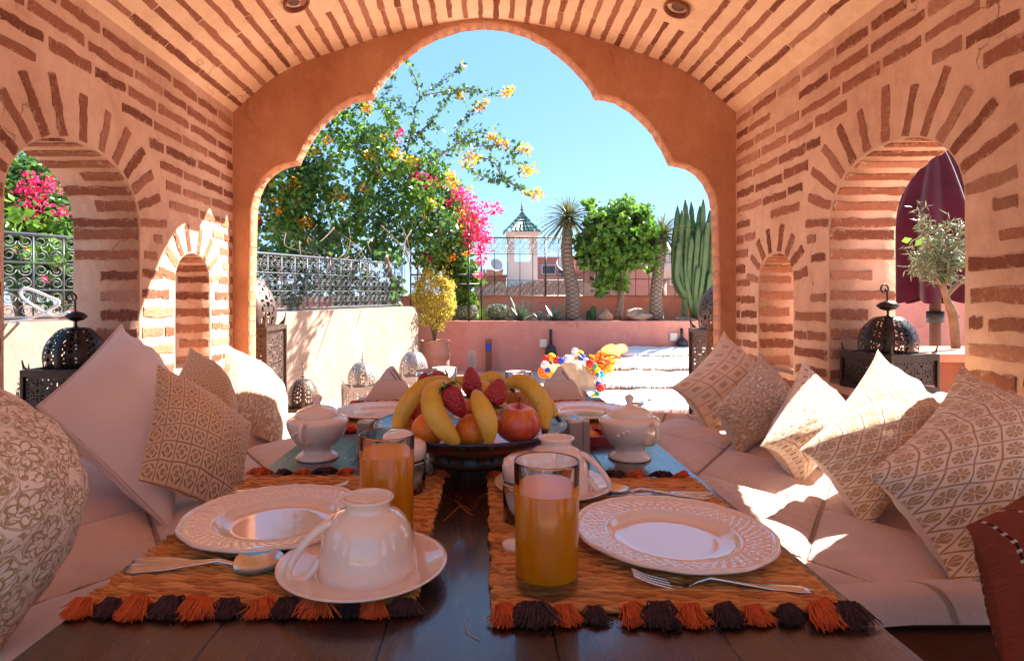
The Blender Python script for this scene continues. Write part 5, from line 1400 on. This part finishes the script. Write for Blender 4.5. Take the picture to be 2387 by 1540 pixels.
def house(name, label, x0, x1, ytop, Y, depth, mat, wins=(), parapet=None):
    a, b = at(x0, ytop, Y), at(x1, ytop, Y); root = thing(name, label, 'building', ((a.x+b.x)/2, Y, -.35))
    MB().box((a.x,Y,-.35),(b.x,Y+depth,a.z)).obj('wall', mat, root, False, off(root))
    MB().box((a.x-.05,Y-.06,a.z+.003),(b.x+.05,Y+depth,a.z+.12)).obj('parapet', mat, root, False, off(root))
    for (wx0, wy0, wx1, wy1, mm) in wins:
        p, q_ = at(wx0, wy0, Y), at(wx1, wy1, Y)
        f_ = MB().box((p.x,Y-.05,q_.z),(q_.x,Y-.003,p.z)).obj('window', 'cream_paint', root, False, off(root))
        MB().box((p.x+.06,Y-.06,q_.z+.06),(q_.x-.06,Y-.052,p.z-.06)).obj('pane', mm, f_, False)
    return root
house('far_building', 'terracotta building with wide pale windows right of the tower', 1254, 1362, 604, 30, 8, 'pink_plaster', [(1262,617,1296,640,'iron_g'),(1300,617,1340,640,'iron_g')])
house('far_building', 'low dark roofs left of the tower', 1105, 1180, 645, 34, 8, 'terra', [(1112,652,1125,664,'iron_g')])
house('far_building', 'grey far house behind the railing left of the tower', 1128, 1172, 632, 42, 8, 'rock')
house('far_building', 'pink building standing behind the right railing', 1448, 1760, 622, 22, 8, 'pink_plaster', [(1560,640,1580,665,'iron_g')])
house('far_building', 'small terracotta house between the palm and green tree', 1372, 1430, 632, 26, 6, 'terra', [(1385,640,1395,655,'iron_g')])
house('far_building', 'white rooftop block at the far right of the skyline', 1515, 1600, 588, 36, 6, 'tower', [(1535,600,1550,615,'iron_g'),(1565,600,1580,615,'iron_g')])
# pale pitched roofs
pr_ = thing('pitched_roof', 'white pitched roof behind the railing right of the tower', 'roof', (at(1300,690,13).x, 13, 0))
P4 = [at(1100,694,13), at(1290,642,13), at(1420,672,13), at(1440,700,13)]
MB().prism([p for p in P4]+[Vector((P4[-1].x,13,0)), Vector((P4[0].x,13,0))], (0,3,0)).obj('roof', 'white_plaster', pr_, False, off(pr_))
pr2 = thing('pitched_roof', 'small white sloping roof left of the tower', 'roof', (at(1150,690,14.5).x, 14.5, 0))
P4 = [at(1105,680,14.5), at(1170,655,14.5), at(1200,690,14.5)]
MB().prism(P4+[Vector((P4[-1].x,14.5,0)), Vector((P4[0].x,14.5,0))], (0,3,0)).obj('roof', 'white_plaster', pr2, False, off(pr2))
# satellite dishes and water tank
def dish(x, y, Y, r, label):
    c = at(x, y, Y); root = thing('satellite_dish', label, 'satellite dish', (c.x, Y, c.z-r*2.2), (0,0,.3), 'satellite dishes')
    MB().lathe([(1e-4,0),(r*.5,.03*r*4),(r,.1*r*4)], 20).obj('reflector', 'cream_paint', root, True, T((0,0,r*2.2)) @ Matrix.Rotation(PI/2-.4, 4, 'X'))
    MB().tube([(0,.1,0),(0,.1,r*2)], .04, 6).obj('mast', 'iron_g', root)
dish(1155, 620, 33, .38, 'satellite dish left of the tower'); dish(1312, 618, 29.5, .4, 'satellite dish on the terracotta building')
for k, (ax_, ay_, al_) in enumerate(((1132, 628, 'thin television aerial on the grey far house left of the tower'), (1345, 588, 'thin television aerial on the terracotta building'), (1478, 604, 'thin television aerial above the right pink building'), (1587, 572, 'thin television aerial on the white rooftop block'))):
    c = at(ax_, ay_, 30); r_ = thing('television_aerial', al_, 'aerial', (c.x, 30, c.z-1.2), (0,0,.4*k), 'rooftop aerials')
    MB().tube([(0,0,0),(0,0,1.2)], .02, 5).obj('mast', 'iron_g', r_); mb = MB().tube([(-.35,0,1.15),(.35,0,1.15)], .015, 4)
    for j in range(5): mb.tube([(-.3+.15*j,-.2,1.15),(-.3+.15*j,.2,1.15)], .012, 4)
    mb.obj('crossbars', 'iron_g', r_)
tk = thing('water_tank', 'white bulging water tank behind the right railing', 'tank', (at(1540,600,20).x, 20, 0))
MB().lathe([(.1,0),(.45,.2),(.5,.5),(.48,1.0),(.35,1.25),(.05,1.32)], 28, (0,0,E+(CY-640)/F*20-.2)).obj('tank_body', 'cream_paint', tk)
MB().tube([(0,0,0),(0,0,E+(CY-640)/F*20)], .2, 8).obj('support', 'rock', tk)

# ------------------------------------------------------------------ white covered steps, basket, towels
zs = [(4.35,5.12,E-.75,.86),(5.12,5.92,E-.68,1.02),(5.92,6.72,E-.61,1.28),(6.72,7.48,E-.55,1.50)]
for k, (y0, y1, z, x0) in enumerate(zs):
    root = thing('covered_step', ['nearest broad step covered with a fringed white rug', 'second broad step with white rug from the front', 'third broad white-covered step', 'farthest white-covered step against the pink wall'][k], 'step', (2.2, y0, 0), (0,0,0), 'white rug covered steps')
    MB().box((x0+.04,y0+.03,0),(4.2,y1,z-.03)).obj('plinth', 'terra', root, False, off(root))
    MB().grid(60, 12, lambda u, v: (x0+(4.2-x0)*u, y0+(y1-y0-.004)*v+.012*math.sin(u*40+k)*(1-v), z+.006*math.sin(u*31+v*9)+.004*math.sin(u*90)-(.035 if v == 0 else 0))).obj('rug', 'rug', root, True, off(root))
    P = np.stack([np.random.default_rng(k).uniform(x0, 4.2, 700), np.full(700, y0-.004), np.full(700, z-.022)], 1)
    Rm = np.tile(np.array([[1,0,0],[0,0,-.3],[0,-1,0]], float), (700,1,1)); Rm[:,0,1] = np.random.default_rng(k).uniform(-.2,.2,700)
    leaves('fringe', P, .04, 'rug', root, off(root), .25, .3, 'stuff', Rm)
bk = thing('straw_basket', 'conical straw basket trimmed with colourful pompoms', 'basket', (.80, 5.25, 0))
def basket_lump(): pass
MB().lathe([(.10,0),(.20,.02),(.215,.10),(.17,.24),(.10,.34),(.085,.36),(.075,.355),(.16,.22),(.20,.10)], 36, fn=lambda r, z, a, i: (r*(1+.015*math.sin(z*200)), z)).obj('basket_body', 'basket', bk)
bk.location.z = .0
def pomp(root, lst, cols):
    for i, (x, y, Y, r) in enumerate(lst):
        c = at(x, y, Y)
        mb = MB(); rr_ = random.Random(i)
        mb.lathe([(max(1e-4, math.sin(PI*j/8)), -math.cos(PI*j/8)) for j in range(9)], 12, fn=lambda q1, z, a, ii: (r*q1*(1+.12*math.sin(a*5+z*4)), r*z))
        mb.obj('pompom', 'pom_'+cols[i % len(cols)], root, True, T(c-root.location))
pcol = ['red','white','blue','yellow','white','blue','yellow','red','blue','white','white','yellow','blue','white','red','green','yellow','cyan','white','blue']
gl = thing('pompom_garland', 'string of red blue white and yellow pompoms over the basket', 'garland', (.80, 5.0, .3))
pts = [(1272,835),(1270,850),(1276,862),(1283,868),(1290,876),(1300,886),(1285,832),(1298,838),(1308,840),(1322,836),(1334,830),(1346,826),(1356,832),(1366,840),(1376,846),(1384,852),(1392,862),(1398,872),(1394,884),(1396,896),(1400,904)]
pomp(gl, [(x, y, 5.0-.06*math.sin(i), .030+.006*math.sin(i*2.3)) for i, (x, y) in enumerate(pts)], pcol)
pomp(gl, [(1376,930,4.75,.028),(1368,938,4.75,.026),(1385,925,4.75,.03),(1392,918,4.75,.024),(1352,824,5.05,.03),(1340,818,5.05,.03)], ['blue','yellow','yellow','green','yellow','white'])
MB().tube([p-Vector(gl.location) for p in bez([at(x, y, 5.0) for x, y in pts], 3)], .005, 5).obj('cord', 'pom_white', gl)
MB().tube([p-Vector(gl.location) for p in bez([at(1400,905,5.0), at(1402,918,4.85), at(1392,925,4.75), at(1376,935,4.75)], 4)], .005, 5).obj('cord', 'pom_white', gl)
yb = thing('yarn_bundle', 'orange and yellow tasselled yarn bundle beside the basket', 'yarn', at(1400,850,5.2))
rr_ = random.Random(4)
for k in range(70):
    c = Vector((rr_.gauss(0,.05), rr_.gauss(0,.04), rr_.gauss(0,.035))); a = rr_.uniform(0, PI); e = rr_.uniform(-.5,.5); L_ = rr_.uniform(.05,.1)
    d = Vector((math.cos(a)*L_, rr_.uniform(-.02,.02), -abs(math.sin(a))*L_*.8)); MB().tube(bez([c-d, c+Vector((0,-.02,.03)), c+d], 4), .009, 5).obj('yarn_loop', rr_.choice(['pom_yellow','fl_or','pom_yellow','wool_or','pom_red','towel_or']), yb)
def roll(x0, y0, x1, y1, Y0_, Y1_, r, label, mat):
    a, b = at(x0, y0, Y0_), at(x1, y1, Y1_); root = thing('rolled_towel', label, 'towel', a, (0,0,0), 'rolled towels by the basket')
    d = b-a; n = 6; MB().tube([tuple(d*(i/n)) for i in range(n+1)], [r*.93]+[r]*(n-1)+[r*.93], 20).obj('roll', mat, root)
    dn = d.normalized(); u = dn.orthogonal().normalized(); v = dn.cross(u)
    MB().tube([tuple(-dn*.004+(u*math.cos(t)+v*math.sin(t))*r*(.15+t/16)) for t in [i*.5 for i in range(27)]], .006, 5).obj('spiral_edge', 'towel_or', root)
roll(1268,868,1300,862, 5.1,5.6,.06,'rolled orange towel with its spiral end showing left of the basket','towel_or')
roll(1405,843,1425,822, 5.5,6.3,.10,'plump yellow-orange rolled towel on the rug','pom_yellow')
roll(1415,818,1455,812, 6.3,6.7,.055,'dark orange rolled towel farthest on the rugs','towel_or')

# wall fittings on the pink wall
def sconce(x, y0, y1, label):
    c = at(x, y1, 7.43); root = thing('wall_lantern', label, 'wall lamp', (c.x, 7.43, c.z), (0,0,0), 'black lanterns on the pink wall')
    h = (y1-y0)/F*7.43
    MB().lathe([(.01,0),(.07,.0),(.075,.15*h),(.06,.35*h),(.02,.48*h),(.015,.5*h)], 12).obj('lantern_body', 'iron', root)
    MB().tube([(0,0,.45*h),(0,.02,h)], .02, 6).obj('bracket', 'iron', root)
    s = thing('wall_socket', 'pale square socket on the wall '+('left' if x < 1400 else 'right')+' beside the black lantern', 'socket', (c.x-.09, 7.49, c.z+.5*h), (0,0,0), 'wall sockets')
    MB().box((-.045,-.02,-.05),(.045,.009,.05)).obj('plate', 'cream_paint', s, False); MB().box((-.025,-.026,-.03),(.025,-.021,.03)).obj('cover', 'cream_paint', s, False)
sconce(1284,768,832,'black wall lantern on the pink wall above the basket'); sconce(1590,765,806,'black wall lantern above the far white step')
pp = thing('pipe_stub', 'short brown square pipe against the foot of the pink wall', 'pipe', (at(1139,880,7.4).x, 7.38, 0))
MB().box((-.04,-.03,0),(.04,.03,.42)).obj('pipe', 'terra_d', pp, False); MB().box((-.03,-.04,.28),(.03,-.031,.36)).obj('box', 'pom_blue', pp, False)

# ------------------------------------------------------------------ outside the right window
rw_ = thing('garden_wall', 'lilac pink wall beyond the right window', 'wall', (4.2, 5.0, 0))
MB().box((3.0,5.2,0),(7.5,5.4,E+.40)).obj('wall_body', 'pink_plaster', rw_, False, off(rw_))
YU = 3.1
um = thing('closed_parasol', 'closed maroon parasol on a dark pole outside the right window', 'parasol', (at(2180,0,YU).x, YU, 0))
zb, ztp = E+(CY-690)/F*YU, E+(CY-330)/F*YU
rmax = 88/F*YU
def uf(u, v):
    a = u*2*PI; t = v; r = rmax*(.10+.90*min(1, (1-t)*1.9)**.8)*(.86+.14*t)
    fold = 1+.20*math.cos(a*8)*(1-t*.5)
    z = zb+(ztp-zb)*t-(.04*abs(math.cos(a*4)) if v == 0 else 0)
    return (r*fold*math.cos(a), r*fold*math.sin(a), z)
MB().grid(128, 16, uf).obj('canopy', 'maroon', um)
MB().tube([(0,0,0),(0,0,ztp+.05)], .026, 12).obj('pole', 'brown_wood', um)
MB().tube([(0,0,zb-.02-.12),(0,0,zb-.12+.04)], .04, 12).obj('collar', 'iron', um)
tp = thing('planter_trough', 'weathered brown wooden trough outside the right window', 'planter', (1.95, 2.3, 0))
zt_ = E-(818-CY)/F*2.2
MB().box((1.52,2.10,0),(2.35,2.42,zt_-.03)).obj('trough', 'terra_d', tp, False, off(tp)); MB().box((1.49,2.07,zt_-.029),(2.38,2.45,zt_)).obj('rim', 'terra', tp, False, off(tp))
rm = thing('rosemary_shrub', 'silvery green shrub with twisted stem outside the right window', 'shrub', (at(2225,800,2.3).x, 2.26, zt_))
def spray(root, base, tips, n, size, mat, Y, spread=.012, aspect=.22):
    for (x, y) in tips:
        t_ = at(x, y, Y); pts = bez([base, base.lerp(t_, .5)+Vector((random.uniform(-.03,.03), random.uniform(-.04,.04), .02)), t_], 8)
        MB().tube([p-Vector(root.location) for p in pts], [.004*(1-.7*i/len(pts)) for i in range(len(pts))], 5).obj('twig', 'bark', root)
        k = RNG.integers(3, len(pts), n); Q = np.array([tuple(pts[i]) for i in k])+RNG.normal(0, spread, (n, 3))
        leaves('needles', Q, size, mat, root, off(root), aspect)
bs = at(2215,700,2.27)
MB().tube([p-Vector(rm.location) for p in bez([at(2228,812,2.27), at(2222,740,2.27), at(2205,690,2.27), at(2190,640,2.27)], 6)], [.016]*10+[.011]*9, 8).obj('stem', 'bark', rm)
MB().tube([p-Vector(rm.location) for p in bez([at(2232,740,2.27), at(2205,700,2.27), at(2225,670,2.27), at(2250,650,2.27)], 6)], .009, 8).obj('stem', 'bark', rm)
spray(rm, at(2200,670,2.27), [(2140,485),(2155,520),(2130,580),(2120,625),(2165,560),(2185,540),(2200,590),(2215,520),(2235,560),(2150,600),(2245,600),(2170,610),(2225,610),(2240,520)], 110, .032, 'leaf_s', 2.25)
leaves('young_leaves', np.concatenate([pix_blob(2245,540,2.24,9,12), pix_blob(2250,630,2.24,10,14)]), .03, 'leaf_l', rm, off(rm), 1.2)
# left window: rosemary and hose
rl = thing('rosemary_shrub', 'small dark rosemary plant left of the lantern in the left window', 'shrub', (-1.38, 1.95, .602))
pl_ = at(75,930,1.95)
rl.location = (pl_.x, 1.95, .0)
MB().tube([(0,0,0),(0,0,.55)], .03, 8).obj('stem', 'bark', rl)
spray(rl, at(78,960,1.95), [(52,895),(62,885),(75,870),(90,890),(45,925),(100,905),(68,910),(84,900)], 40, .03, 'leaf_s', 1.95, .006)
hs = thing('garden_hose', 'looped white hose hanging on the railing in the left window', 'hose', at(60,690,3.1))
MB().tube([p-Vector(hs.location) for p in bez([at(162,728,3.05), at(120,735,3.05), at(60,700,3.05), at(48,682,3.05), at(62,672,3.05), at(110,690,3.05), at(138,705,3.05), at(110,725,3.05), at(60,745,3.05), at(20,752,3.05)], 8)], .0075, 8).obj('hose', 'rubber', hs)
